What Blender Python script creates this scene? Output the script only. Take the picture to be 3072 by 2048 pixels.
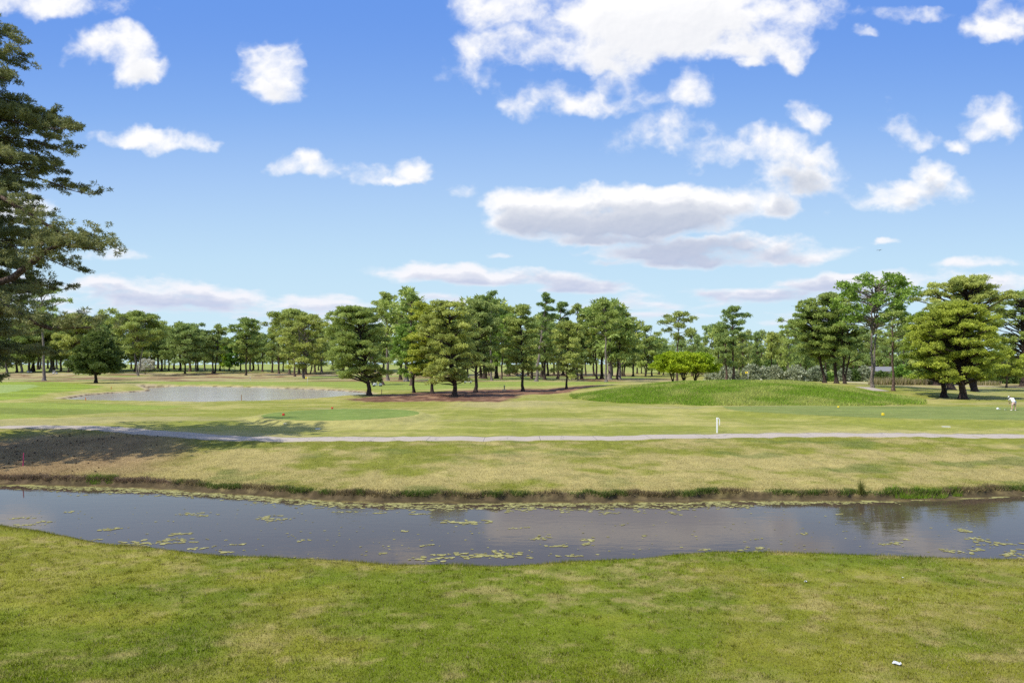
import bpy, math, random
import numpy as np
from mathutils import Vector
R = math.radians
sc = bpy.context.scene
for o in list(bpy.data.objects): bpy.data.objects.remove(o)
COL = sc.collection
# ------------------------------------------------------------------ camera
EYE = 5.2
F = 2048.0                      # focal length in photo pixels (3072 wide)
HZ = 1098.0                     # horizon row
cd = bpy.data.cameras.new("camera"); cam = bpy.data.objects.new("camera", cd); COL.objects.link(cam)
cam.location = (0, 0, EYE); cam.rotation_euler = (R(90), 0, 0)
cd.sensor_width = 36; cd.lens = 24.0; cd.shift_y = (HZ-1024)/3072; cd.clip_end = 9000; cd.clip_start = 0.1
sc.camera = cam
# ------------------------------------------------------------------ light and exposure
SUN_EL, SUN_AZ = 53.0, 240.0     # azimuth clockwise from +Y
to_sun = Vector((math.sin(R(SUN_AZ))*math.cos(R(SUN_EL)), math.cos(R(SUN_AZ))*math.cos(R(SUN_EL)), math.sin(R(SUN_EL))))
sl = bpy.data.lights.new("sun", 'SUN'); sl.energy = 3.9; sl.angle = R(0.5); sl.color = (1.0, 0.955, 0.87)
sun = bpy.data.objects.new("sun", sl); COL.objects.link(sun)
sun.rotation_euler = (-to_sun).to_track_quat('-Z', 'Y').to_euler(); sun.location = (-60, -40, 90)
sc.view_settings.view_transform = 'Standard'; sc.view_settings.look = 'None'
sc.view_settings.exposure = 0.40; sc.view_settings.gamma = 1
sc.cycles.use_denoising = False; sc.cycles.sample_clamp_indirect = 4; sc.cycles.max_bounces = 8; sc.cycles.transparent_max_bounces = 8
SKY_STRENGTH = 0.1

# ---- node helpers
class NT:
    def __init__(s, tree): s.t = tree; s.n = tree.nodes; s.l = tree.links
    def add(s, typ, **kw):
        n = s.n.new(typ)
        for k, v in kw.items():
            if k == 'inp':
                for kk, vv in v.items():
                    if isinstance(vv, bpy.types.NodeSocket): s.l.new(vv, n.inputs[kk])
                    else: n.inputs[kk].default_value = vv
            else: setattr(n, k, v)
        return n
    def math(s, op, a, b=None, c=None, clamp=False):
        n = s.add('ShaderNodeMath', operation=op, use_clamp=clamp)
        for i, v in enumerate((a, b, c)):
            if v is None: continue
            if isinstance(v, bpy.types.NodeSocket): s.l.new(v, n.inputs[i])
            else: n.inputs[i].default_value = v
        return n.outputs[0]
    def vmath(s, op, a, b=None, out=0):
        n = s.add('ShaderNodeVectorMath', operation=op)
        for i, v in enumerate((a, b)):
            if v is None: continue
            if isinstance(v, bpy.types.NodeSocket): s.l.new(v, n.inputs[i])
            else: n.inputs[i].default_value = v
        return n.outputs[out]
    def mix(s, f, a, b, blend='MIX'):
        n = s.add('ShaderNodeMix', data_type='RGBA', blend_type=blend, clamp_factor=True)
        for i, v in ((0, f), (6, a), (7, b)):
            if isinstance(v, bpy.types.NodeSocket): s.l.new(v, n.inputs[i])
            else: n.inputs[i].default_value = v if i == 0 else (*v[:3], 1)
        return n.outputs[2]
    def noise(s, vec, scale, detail=4, rough=.55, dist=0):
        n = s.add('ShaderNodeTexNoise', inp={'Scale': scale, 'Detail': detail, 'Roughness': rough, 'Distortion': dist})
        if vec is not None: s.l.new(vec, n.inputs['Vector'])
        return n
    def ramp(s, f, stops):
        n = s.add('ShaderNodeValToRGB'); s.l.new(f, n.inputs[0]); e = n.color_ramp.elements
        while len(e) > 1: e.remove(e[-1])
        e[0].position = stops[0][0]; e[0].color = (*stops[0][1], 1)
        for p, c in stops[1:]:
            q = e.new(p); q.color = (*c, 1)
        return n.outputs[0]
    def smooth(s, f, a, b, c=0.0, d=1.0):
        n = s.add('ShaderNodeMapRange', interpolation_type='SMOOTHSTEP', inp={1: a, 2: b, 3: c, 4: d}); s.l.new(f, n.inputs[0]); return n.outputs[0]

# ------------------------------------------------------------------ world: Nishita sky and cumulus clouds
world = bpy.data.worlds.new("World"); sc.world = world; world.use_nodes = True
world.node_tree.nodes.clear()
# cumulus clouds: (centre x, centre y, half width, half height, weight) on a 2352-wide view, grown by noise into a
# generated density and self-shading field over the direction (x/y, z/y)
CL = [(1560,40,280,75,2.2),(1160,20,105,65,1.5),(1190,115,130,42,1.1),(1380,130,130,50,1.5),(1480,100,150,60,1.6),(1700,60,130,55,1.6),(1770,105,90,50,1.2),(1060,160,60,34,.6),(1825,155,32,24,.9),
 (1400,195,50,30,.6),(1255,222,66,32,1.15),(1350,240,105,30,1.0),(1560,85,220,50,1.3),
 (235,120,72,42,1.1),(290,175,52,34,1.1),(640,165,58,58,1.0),(610,115,45,32,.8),(650,205,36,22,.8),(330,332,60,17,.8),(400,342,60,19,.9),(470,345,38,20,1.0),(237,320,24,13,.6),
 (715,395,62,22,1.1),(722,374,28,20,1.1),(952,393,34,27,1.2),(905,414,38,10,.9),(842,405,30,17,.5),
 (1540,325,80,36,.85),(1730,340,100,38,1.15),(1640,345,80,30,1.1),(1840,400,90,34,.85),(1880,355,50,20,.7),
 (1330,465,160,40,1.7),(1500,462,190,34,1.9),(1650,465,100,32,1.3),(1190,465,60,28,1.5),(1790,470,36,26,.9),(1390,510,220,34,1.8),(1480,490,170,38,1.7),(1240,500,110,30,1.6),(1400,545,120,14,1.2),
 (1640,572,210,26,1.5),(1470,582,80,16,1.1),(1790,590,110,18,1.1),(1600,603,130,16,1.4),
 (2060,445,120,38,1.2),(2130,400,42,36,1.1),(2080,287,52,40,1.15),(2110,312,38,18,.8),(2295,275,56,44,1.2),(2250,245,36,20,.8),(2290,70,60,36,1.1),(2325,25,50,40,1),(1870,272,34,22,.85),(2210,325,22,13,.8),
 (1590,220,32,22,.4),(2110,32,50,12,.4),(1735,160,24,12,.6),(1998,74,22,8,.4),
 (1130,632,190,16,1.5),(1360,655,120,14,1.5),(1010,628,70,10,.8),
 (170,10,120,34,1.0),(60,5,90,26,.6),
 (235,660,70,18,1.5),(360,665,130,18,1.4),(450,690,170,15,1.3),(570,692,90,14,1.2),(690,705,120,14,1.2),(420,712,110,8,.7),(640,725,90,9,.6),(1020,688,60,10,.6),
 (1980,652,160,18,1.5),(1740,685,240,11,1.1),(2100,645,110,18,1.5),(2250,612,120,9,1.1),(2240,652,140,13,1.4),(1450,703,190,8,.5),(1800,722,80,7,.5),
 (215,583,60,11,.6),(1068,430,18,12,.45),(1150,580,26,6,.5),(2040,558,22,5,.5),(100,695,110,18,.9),(30,470,80,30,.7),(20,640,100,22,.9),(1400,598,50,6,.7),(1000,740,300,8,.35),(1600,735,260,7,.35)]
def cloud_image(Wd=2600, Hd=1500, U=1.3, V0=-.04, V1=1.46):
    rs = np.random.RandomState(5); T = rs.rand(512, 512).astype(np.float32)
    def vt(x, y):
        ix = np.floor(x).astype(np.int32); iy = np.floor(y).astype(np.int32); fx = (x-ix).astype(np.float32); fy = (y-iy).astype(np.float32)
        fx = fx*fx*(3-2*fx); fy = fy*fy*(3-2*fy); a, b = ix & 511, (ix+1) & 511; c, d = iy & 511, (iy+1) & 511
        return (T[c, a]*(1-fx)+T[c, b]*fx)*(1-fy)+(T[d, a]*(1-fx)+T[d, b]*fx)*fy
    def fb(x, y, o, g=.5, billow=False):
        r = 0; a = 1.; t = 0
        for k in range(o):
            n = vt(x*2.03**k*(.8)+y*2.03**k*.6+k*31.7, y*2.03**k*.8-x*2.03**k*.6+k*17.1)
            if billow: n = np.abs(2*n-1)
            r = r+a*n; t += a; a *= g
        return r/t
    v, u = np.meshgrid(np.linspace(V0, V1, Hd, dtype=np.float32), np.linspace(-U, U, Wd, dtype=np.float32), indexing='ij')
    lo = np.clip(v/.3, .22, 1)
    wu = u+.062*(fb(u*6, v*8, 5, .55)-.5)+.02*(fb(u*38+3, v*45, 4, .6)-.5); wv = v+lo*.05*(fb(u*6+40, v*8+9, 5, .55)-.5)+lo*.018*(fb(u*38+8, v*45+50, 4, .6)-.5)
    env = np.full(u.shape, -2., np.float32)
    for (cx, cy, rx, ry, w) in CL:
        a, b, c, d = (cx-1176)/1568, (840.7-cy)/1568, 1.36*rx/1568, 1.36*ry/1568*(1.35 if cy > 600 else 1.0)
        i0, i1 = np.searchsorted(v[:, 0], [b-2*d-.06, b+2*d+.06]); j0, j1 = np.searchsorted(u[0], [a-2*c-.08, a+2*c+.08])
        dv = wv[i0:i1, j0:j1]-b; dv = np.where(dv < 0, dv*1.3, dv)
        e = w*(1-((wu[i0:i1, j0:j1]-a)/c)**2-(dv/d)**2); s_ = env[i0:i1, j0:j1]
        m = np.maximum(s_, e); env[i0:i1, j0:j1] = m+.12*np.exp(-np.abs(np.clip(s_-e, -9, 9))/.25)
    vs = np.where(v > .3, v, .3+.3*np.log(np.maximum(v, .066)/.3)+np.minimum(v-.066, 0)/.22); n = fb(u*12, vs*15, 9, .56); bl = fb(wu*14+7, (vs+wv-v)*17, 7, .54, True)
    n = (n-.5)*3.6; b2 = (.42-bl)*2.0
    den = env*1.15+n+b2-.08
    alpha = np.clip((den+.28)/1.9, 0, 1); alpha = alpha*alpha*(3-2*alpha)
    body = np.clip(env+.55*n, 0, 1.7)
    # self shading: cloud matter lying above (towards the sun)
    dv_ = float(v[1, 0]-v[0, 0]); occ = np.zeros_like(den)
    for q, wgt in ((.006, .9), (.014, 1.), (.026, 1.1), (.042, 1.), (.062, .8), (.085, .5)):
        k = int(q/dv_); kk = int(q*.35/dv_); sh = np.zeros_like(den); sh[:-k, kk:] = np.clip(den, 0, 1.6)[k:, :den.shape[1]-kk]; occ += wgt*sh
    occ = occ*np.clip(.34/np.maximum(v+.06, .08), .75, 2.8); occ = (1-np.exp(-np.maximum(occ-3.3, 0)*.42))*(1-.72*np.clip((v-.30)/.14, 0, 1))
    k = 3; rel = np.zeros_like(den); rel[:-k, k:] = (den[k:, :-k]-den[:-k, k:])     # >0: darker side
    shade = np.clip(.92*occ*np.clip(body/1.1, .25, 1)+.12*np.clip(rel, -.8, .8), 0, 1)
    return u, v, alpha, shade

CW_, CH_, CU_, CV0_, CV1_ = 2600, 1500, 1.3, -.04, 1.46
_, _, ca_, cs_ = cloud_image(CW_, CH_, CU_, CV0_, CV1_)
cimg = bpy.data.images.new("cloud_field", CW_, CH_, alpha=False, float_buffer=True); cimg.colorspace_settings.name = 'Non-Color'
cimg.pixels.foreach_set(np.stack([ca_, cs_, ca_*0, ca_*0+1], -1).astype(np.float32).ravel()); cimg.update(); cimg.pack()
W = NT(world.node_tree)
sky = W.add('ShaderNodeTexSky', sky_type='NISHITA', sun_disc=False, sun_elevation=R(SUN_EL), sun_rotation=R(SUN_AZ), altitude=10, air_density=1.0, dust_density=.6, ozone_density=2.0)
tc = W.add('ShaderNodeTexCoord'); sep = W.add('ShaderNodeSeparateXYZ'); W.l.new(tc.outputs['Generated'], sep.inputs[0])
ay = W.math('MAXIMUM', W.math('ABSOLUTE', sep.outputs[1]), .04)
u = W.math('DIVIDE', sep.outputs[0], ay); v = W.math('DIVIDE', sep.outputs[2], ay)
cmb = W.add('ShaderNodeCombineXYZ'); W.l.new(u, cmb.inputs[0]); W.l.new(v, cmb.inputs[1]); UV = cmb.outputs[0]
iu = W.math('MULTIPLY_ADD', u, .5/CU_, .5); iv = W.math('MULTIPLY_ADD', v, 1/(CV1_-CV0_), -CV0_/(CV1_-CV0_))
ic = W.add('ShaderNodeCombineXYZ'); W.l.new(iu, ic.inputs[0]); W.l.new(iv, ic.inputs[1])
it = W.add('ShaderNodeTexImage', image=cimg, extension='MIRROR', interpolation='Linear'); W.l.new(ic.outputs[0], it.inputs[0])
sc_ = W.add('ShaderNodeSeparateColor'); W.l.new(it.outputs[0], sc_.inputs[0]); alpha = W.math('MULTIPLY', sc_.outputs[0], W.smooth(v, 1.4, 1.1)); shade = sc_.outputs[1]
lowv = W.smooth(v, .03, .30)
ctop = W.mix(lowv, (6.9, 6.9, 7.4), (7.9, 7.85, 7.85))
cbot = W.mix(lowv, (4.1, 4.6, 6.2), (3.3, 3.75, 4.7))
ccol = W.mix(shade, ctop, cbot)
# clear sky: the Nishita colours, tinted towards the photograph's cyan horizon and deep blue upper sky
el = W.math('DIVIDE', v, W.math('SQRT', W.math('MULTIPLY_ADD', v, v, W.math('MULTIPLY_ADD', u, u, 1.0))))
grad = W.ramp(W.smooth(v, -.02, .56), [(0, (.64, .84, .95)), (.22, (.54, .76, .95)), (.5, (.39, .60, .94)), (.75, (.245, .455, .90)), (1, (.145, .33, .85))])
gsc = W.vmath('MULTIPLY', grad, (7.6, 7.6, 7.6))
skyc = W.mix(.93, sky.outputs[0], gsc)
fin = W.mix(W.math('MULTIPLY', alpha, .97), skyc, ccol)
hn = W.noise(tc.outputs['Generated'], 3.2, 3, .6)                 # unseen broken cloud added overhead and behind to lift and neutralise shadow fill
hi = W.math('MULTIPLY', W.smooth(hn.outputs[0], .44, .60), W.math('MULTIPLY', W.smooth(el, .52, .66), .85)); fin = W.mix(hi, fin, (7.4, 7.3, 7.2))
below = W.smooth(v, -.004, -.002)
fin = W.mix(below, (1.2, 1.5, 1.0), fin)
bg = W.add('ShaderNodeBackground', inp={'Strength': SKY_STRENGTH}); W.l.new(fin, bg.inputs[0])
wo = W.add('ShaderNodeOutputWorld'); W.l.new(bg.outputs[0], wo.inputs[0])

# ------------------------------------------------------------------ helpers
def tag(o, label=None, cat=None, group=None, kind=None):
    if label: o['label'] = label
    if cat: o['category'] = cat
    if group: o['group'] = group
    if kind: o['kind'] = kind
    return o
def empty(name, loc, rz=0, label=None, cat=None, group=None):
    o = bpy.data.objects.new(name, None); COL.objects.link(o); o.location = loc; o.rotation_euler = (0, 0, rz); o.empty_display_size = .2
    return tag(o, label, cat, group)
def npmesh(name, V, Fc, mat, parent=None, attrs=None, smooth=False):
    """V (n,3), Fc (m,k) arrays -> object; attrs {name: (n,) or (n,3)} on points"""
    V = np.asarray(V, dtype=np.float32); Fc = np.asarray(Fc, dtype=np.int32)
    me = bpy.data.meshes.new(name); k = Fc.shape[1]
    me.vertices.add(len(V)); me.vertices.foreach_set('co', V.ravel())
    me.loops.add(Fc.size); me.loops.foreach_set('vertex_index', Fc.ravel())
    me.polygons.add(len(Fc)); me.polygons.foreach_set('loop_start', np.arange(0, Fc.size, k, dtype=np.int32))
    me.polygons.foreach_set('loop_total', np.full(len(Fc), k, dtype=np.int32))
    if smooth: me.polygons.foreach_set('use_smooth', np.ones(len(Fc), dtype=bool))
    me.update(calc_edges=True)
    for an, a in (attrs or {}).items():
        if a.ndim == 1:
            at = me.attributes.new(an, 'FLOAT', 'POINT'); at.data.foreach_set('value', a.astype(np.float32))
        else:
            at = me.attributes.new(an, 'FLOAT_COLOR', 'POINT')
            at.data.foreach_set('color', np.concatenate([a, np.ones((len(a), 1))], 1).astype(np.float32).ravel())
    me.materials.append(mat)
    o = bpy.data.objects.new(name, me); COL.objects.link(o)
    if parent: o.parent = parent
    return o
class MB:
    """collects boxes, tubes, prisms and balls; build() links them as ONE mesh"""
    def __init__(s): s.v = []; s.f = []; s.sm = []
    def put(s, vs, fs, smooth=False):
        b = len(s.v); s.v += [tuple(p) for p in vs]; s.f += [tuple(i+b for i in f) for f in fs]; s.sm += [smooth]*len(fs); return s
    def box(s, c, d, rz=0, taper=1.0, rx=0):
        x, y, z = d[0]/2, d[1]/2, d[2]/2; vs = []
        for zz, t in ((-z, 1), (z, taper)):
            for a, b in ((-x, -y), (x, -y), (x, y), (-x, y)): vs.append(Vector((a*t, b*t, zz)))
        from mathutils import Matrix
        M = Matrix.Rotation(rz, 3, 'Z') @ Matrix.Rotation(rx, 3, 'X')
        vs = [M @ p + Vector(c) for p in vs]
        return s.put(vs, [(0,3,2,1), (4,5,6,7), (0,1,5,4), (1,2,6,5), (2,3,7,6), (3,0,4,7)])
    def prism(s, prof, x0, x1, inset=0):
        """profile in (y, z), extruded along x; inset pulls a bevelled rim at both sides"""
        n = len(prof); cy = sum(p[0] for p in prof)/n; cz = sum(p[1] for p in prof)/n
        def ring(x, k): return [(x, cy+(p[0]-cy)*k, cz+(p[1]-cz)*k) for p in prof]
        rings = [ring(x0, 1-inset), ring(x0+inset*.6, 1), ring(x1-inset*.6, 1), ring(x1, 1-inset)] if inset else [ring(x0, 1), ring(x1, 1)]
        vs = [p for r_ in rings for p in r_]; fs = [tuple(range(n-1, -1, -1)), tuple(range((len(rings)-1)*n, len(rings)*n))]
        for k in range(len(rings)-1):
            for i in range(n):
                j = (i+1) % n; fs.append((k*n+i, k*n+j, (k+1)*n+j, (k+1)*n+i))
        return s.put(vs, fs)
    def tube(s, pts, rad, n=8, cap=True):
        V, Q = tube_np(pts, rad, n); fs = [tuple(q) for q in Q]
        if cap: fs += [tuple(range(n-1, -1, -1)), tuple(range(len(V)-n, len(V)))]
        return s.put(V, fs, True)
    def ball(s, c, r, nu=10, nv=7):
        r = (r, r, r) if not hasattr(r, '__len__') else r
        pts = []; fs = []
        for j in range(1, nv):
            t = math.pi*j/nv
            for i in range(nu):
                a = 2*math.pi*i/nu; pts.append((c[0]+r[0]*math.sin(t)*math.cos(a), c[1]+r[1]*math.sin(t)*math.sin(a), c[2]+r[2]*math.cos(t)))
        pts += [(c[0], c[1], c[2]+r[2]), (c[0], c[1], c[2]-r[2])]; T = len(pts)-2; B = T+1
        for j in range(nv-2):
            for i in range(nu):
                k = (i+1) % nu; fs.append((j*nu+i, (j+1)*nu+i, (j+1)*nu+k, j*nu+k))
        for i in range(nu):
            k = (i+1) % nu; fs.append((T, i, k)); fs.append((B, (nv-2)*nu+k, (nv-2)*nu+i))
        return s.put(pts, fs, True)
    def build(s, name, mat, parent=None, loc=None, bevel=0):
        me = bpy.data.meshes.new(name); me.from_pydata(s.v, [], s.f); me.materials.append(mat)
        me.polygons.foreach_set('use_smooth', s.sm); me.update()
        o = bpy.data.objects.new(name, me); COL.objects.link(o)
        if parent: o.parent = parent
        if loc: o.location = loc
        if bevel:
            b = o.modifiers.new('bevel', 'BEVEL'); b.width = bevel; b.segments = 2; b.limit_method = 'ANGLE'
        return o
def tube_np(pts, rad, n=8):
    P = np.asarray(pts, float); m = len(P); rad = np.broadcast_to(np.asarray(rad, float), (m,))
    T = np.gradient(P, axis=0); T /= np.linalg.norm(T, axis=1)[:, None]+1e-9
    ref = np.array([0, 0, 1.]) if abs(T[:, 2]).mean() < .8 else np.array([1., 0, 0])
    A = np.cross(T, ref); A /= np.linalg.norm(A, axis=1)[:, None]+1e-9; B = np.cross(T, A)
    a = np.arange(n)*2*math.pi/n
    V = P[:, None]+rad[:, None, None]*(A[:, None]*np.cos(a)[None, :, None]+B[:, None]*np.sin(a)[None, :, None])
    V = V.reshape(-1, 3); i = np.arange(n); j = (i+1) % n
    Q = np.concatenate([np.stack([k*n+i, k*n+j, (k+1)*n+j, (k+1)*n+i], 1) for k in range(m-1)])
    return V, Q
# numpy noise
def hsh(ix, iy, s):
    t = np.sin(ix*127.1+iy*311.7+s*74.7)*43758.5453; return t-np.floor(t)
def vn(x, y, s=0):
    ix = np.floor(x); iy = np.floor(y); fx = x-ix; fy = y-iy; fx = fx*fx*(3-2*fx); fy = fy*fy*(3-2*fy)
    return (hsh(ix, iy, s)*(1-fx)+hsh(ix+1, iy, s)*fx)*(1-fy)+(hsh(ix, iy+1, s)*(1-fx)+hsh(ix+1, iy+1, s)*fx)*fy
def fbm(x, y, s=0, o=4):
    r = 0; a = .5; t = 0
    for k in range(o):
        r = r+a*vn(x*2**k+k*17.3, y*2**k-k*9.1, s+k); t += a; a *= .5
    return r/t
def sstep(a, b, x): t = np.clip((x-a)/(b-a), 0, 1); return t*t*(3-2*t)
def sdist(poly, x, y):
    """signed distance to a polygon, negative inside"""
    P = np.asarray(poly, float); d = np.full(x.shape, 1e18); ins = np.zeros(x.shape, bool)
    for i in range(len(P)):
        a = P[i]; b = P[(i+1) % len(P)]; e = b-a; L = (e@e)+1e-12
        t = np.clip(((x-a[0])*e[0]+(y-a[1])*e[1])/L, 0, 1)
        d = np.minimum(d, (x-a[0]-t*e[0])**2+(y-a[1]-t*e[1])**2)
        c = ((a[1] > y) != (b[1] > y)); ins ^= c & (x < e[0]*(y-a[1])/(e[1]+1e-12)+a[0])
    d = np.sqrt(d); return np.where(ins, -d, d)

# ------------------------------------------------------------------ ground plan
def wp(X, Y, z=0.0):            # photo pixel + known height -> world x, y
    D = (EYE-z)*F/(Y-HZ); return ((X-1536)/F*D, D)
K = 3072/2352
near_edge = [wp(X*K, Y*K, -.3) for X, Y in [(-150,1190),(0,1208),(100,1222),(250,1250),(400,1262),(520,1275),(650,1278),(780,1284),(900,1295),(1100,1298),(1250,1292),(1400,1283),(1550,1272),(1650,1267),(1800,1268),(1950,1271),(2100,1277),(2352,1282),(2500,1282)]]
far_edge = [wp(X*K, Y*K, -1.6) for X, Y in [(-150,1108),(0,1114),(200,1119),(300,1122),(450,1131),(600,1143),(750,1153),(900,1158),(1100,1157),(1300,1157),(1500,1157),(1700,1153),(1900,1152),(2050,1153),(2200,1148),(2352,1142),(2500,1140)]]
path_c = [wp(X*K, Y*K, 0) for X, Y in [(-250,984),(-100,981),(0,981),(100,979.5),(200,980),(300,988),(400,997),(500,1004),(600,1007),(800,1007),(1000,1006.5),(1200,1006),(1400,1005),(1550,1002),(1700,999),(1900,997),(2100,998),(2352,1001.5),(2600,1004)]]
def curve(pts):
    p = np.array(sorted(pts)); return p[:, 0], p[:, 1]
NE, FE, PC = curve(near_edge), curve(far_edge), curve(path_c)
def ev(c, x): return np.interp(x, c[0], c[1])
Z1 = lambda x, y: (x/3.0625, 850+y/3.0625)
Z2 = lambda x, y: (768+x/3.0625, 850+y/3.0625)
Z3 = lambda x, y: (1536+x/3.0625, 850+y/3.0625)
Z4 = lambda x, y: (2304+x/3.0625, 800+y/3.0625)
POND_Z = -.6
pond = [wp(*p, POND_Z) for p in [(188,1199),(215,1193.5),(261,1186),(330,1180),(375,1177.5),(447,1172.6),(452,1169),(434,1162),(421,1157),(480,1157.5),(555,1158.6),(660,1160.5),(768,1162),(833,1165),(931,1168),(1029,1173),(1094,1178),(1110,1185),(1062,1192),(1010,1197),(964,1200),(899,1204),(830,1206),(768,1208),(653,1210),(490,1208.5),(326,1205),(229,1201)]]
MD = (36.8, 112, 27.6, 25)
tee_right = [wp(*p, .3) for p in [(2165,1218),(2177,1225.5),(2199,1230),(2241,1234.5),(2300,1237),(2400,1243),(2600,1252),(2800,1257),(3072,1260),(3500,1263),(3500,1222),(3072,1220),(2900,1219),(2700,1218),(2400,1216.5)]]
TL = (-17.2, 69.5, 7.8, 8.6)
def height(x, y):
    x = np.asarray(x, float); y = np.asarray(y, float)
    yn = ev(NE, x)+.35*(fbm(x*.5, x*0+3., 5, 2)-.5); yt = ev(FE, x)+.7*(fbm(x*.9, x*0+7., 6, 3)-.5); yp = ev(PC, x)
    d = y-yn
    zn = np.where(d < 0, -.3+np.minimum(.035*-d, .45), np.maximum(-.3-.55*d-.1*d*d, -2.5))
    e = y-yt; lip = .78+.6*(fbm(x*1.3, x*0+1., 8, 4)-.5)
    zf = np.where(e < 0, np.maximum(-1.6+.6*e, -2.5), -1.6+.06*np.minimum(e, lip))
    zf = zf+.26*sstep(0, .16, e-lip)*(.8+.5*fbm(x*1.1, x*0, 9, 2))
    s = np.clip((e-lip-.2)/np.maximum(yp-1.8-yt-lip-.2, 2), 0, 1)
    zf = zf+1.32*(s**.92)*.94
    zf = np.where(e < 0, np.maximum(-1.6+.6*e, -2.5), np.minimum(zf, .0))
    z = np.maximum(zn, zf)
    far = sstep(2.5, 12, y-yp)
    z = z+far*.32*(fbm(x/16, y/16, 3, 3)-.45)*sstep(50, 80, y)
    # bank micro relief
    z = z+np.where((e > .4) & (y < yp-2), .05*(fbm(x*1.6, y*1.6, 12, 3)-.5), 0)
    # tees
    r = np.sqrt(((x-TL[0])/(TL[2]+1.6))**2+((y-TL[1])/(TL[3]+1.8))**2); k = sstep(1.0, .84, r); z = z*(1-k)+.35*k
    sel = (y > 55) & (y < 110) & (x > 15)
    if sel.any():
        q = sdist(tee_right, x[sel], y[sel]) if x.ndim else sdist(tee_right, x, y)
        k = sstep(3.5, .4, q)
        if x.ndim: z[sel] = z[sel]*(1-k)+.3*k
        else: z = z*(1-k)+.3*k
    # tree berm
    z = z+.45*np.exp(-(((x+8)/26)**2+((y-117)/7)**2))*far
    # mounds
    r = ((x-MD[0])/MD[2])**2+((y-MD[1])/MD[3])**2
    m1 = 2.85*np.clip(1-r, 0, 1)**1.25
    m1 = m1*(.93+.14*fbm(x/7, y/7, 4, 2))
    r2 = ((x-52)/44)**2+((y-152)/42)**2; m2 = 1.7*np.clip(1-r2, 0, 1)**.8
    z = np.maximum(z, np.maximum(z*0+m1+z*.3, m2+z*.3)*(np.maximum(m1, m2) > .02)+(np.maximum(m1, m2) <= .02)*-9)
    # pond
    sel = (y > 90) & (y < 225) & (x < 0)
    if sel.any():
        xx, yy = (x[sel], y[sel]) if x.ndim else (x, y)
        q = sdist(pond, xx, yy)+.5*(fbm(xx/1.7, yy/1.7, 21, 2)-.5); z0 = z[sel] if x.ndim else z
        bank = POND_Z+.2*sstep(0, .4, q)+(z0-POND_Z-.2)*sstep(.3, 5.0, q)
        zz = np.where(q < 0, np.maximum(POND_Z+.25*q-.03, -1.8), bank)
        if x.ndim: z[sel] = zz
        else: z = zz
    # distant rise
    z = z+6.3*sstep(330, 570, y)*(.9+.25*fbm(x/70, y/70, 15, 2))*sstep(420, 40, x)
    return z
def hz(x, y): return float(height(np.array([float(x)]), np.array([float(y)]))[0])
def hit(X, Y):                 # photo pixel -> first ground point along that line of sight
    y = np.concatenate([np.arange(8, 120, .1), np.arange(120, 900, .5)]); x = (X-1536)/F*y
    g_ = height(x, y)-(EYE+(HZ-Y)/F*y); i = np.argmax(g_ >= 0)
    if g_[i] < 0: i = len(y)-1
    return float(x[i]), float(y[i]), hz(x[i], y[i])

PX = lambda pts, z=0: [wp(*p, z) for p in pts]
straw_berm = PX([(1040,1194),(1150,1186),(1240,1175),(1420,1166),(1560,1163),(1700,1164),(1800,1163),(1790,1167),(1650,1178),(1560,1190),(1500,1201),(1300,1198),(1100,1200)], .2)
fw_left = PX([(-300,1205),(0,1209),(200,1208),(420,1212),(560,1216),(480,1227),(300,1236),(150,1246),(0,1256),(-300,1262)])
green_l = PX([(-200,1150),(0,1153),(90,1152),(120,1157),(60,1170),(0,1180),(-200,1190)])
collar_l = PX([(-250,1141),(0,1143),(160,1144),(320,1158),(250,1168),(150,1178),(100,1192),(0,1200),(-250,1200)])
fw_far = PX([(-300,1125),(0,1126),(400,1128),(800,1130),(1100,1137),(1300,1143),(1600,1141),(1850,1143),(1850,1150),(1640,1157),(1500,1160),(1300,1168),(1200,1171),(1080,1165),(930,1157),(600,1151),(420,1149),(260,1141),(-300,1140)])
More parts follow.
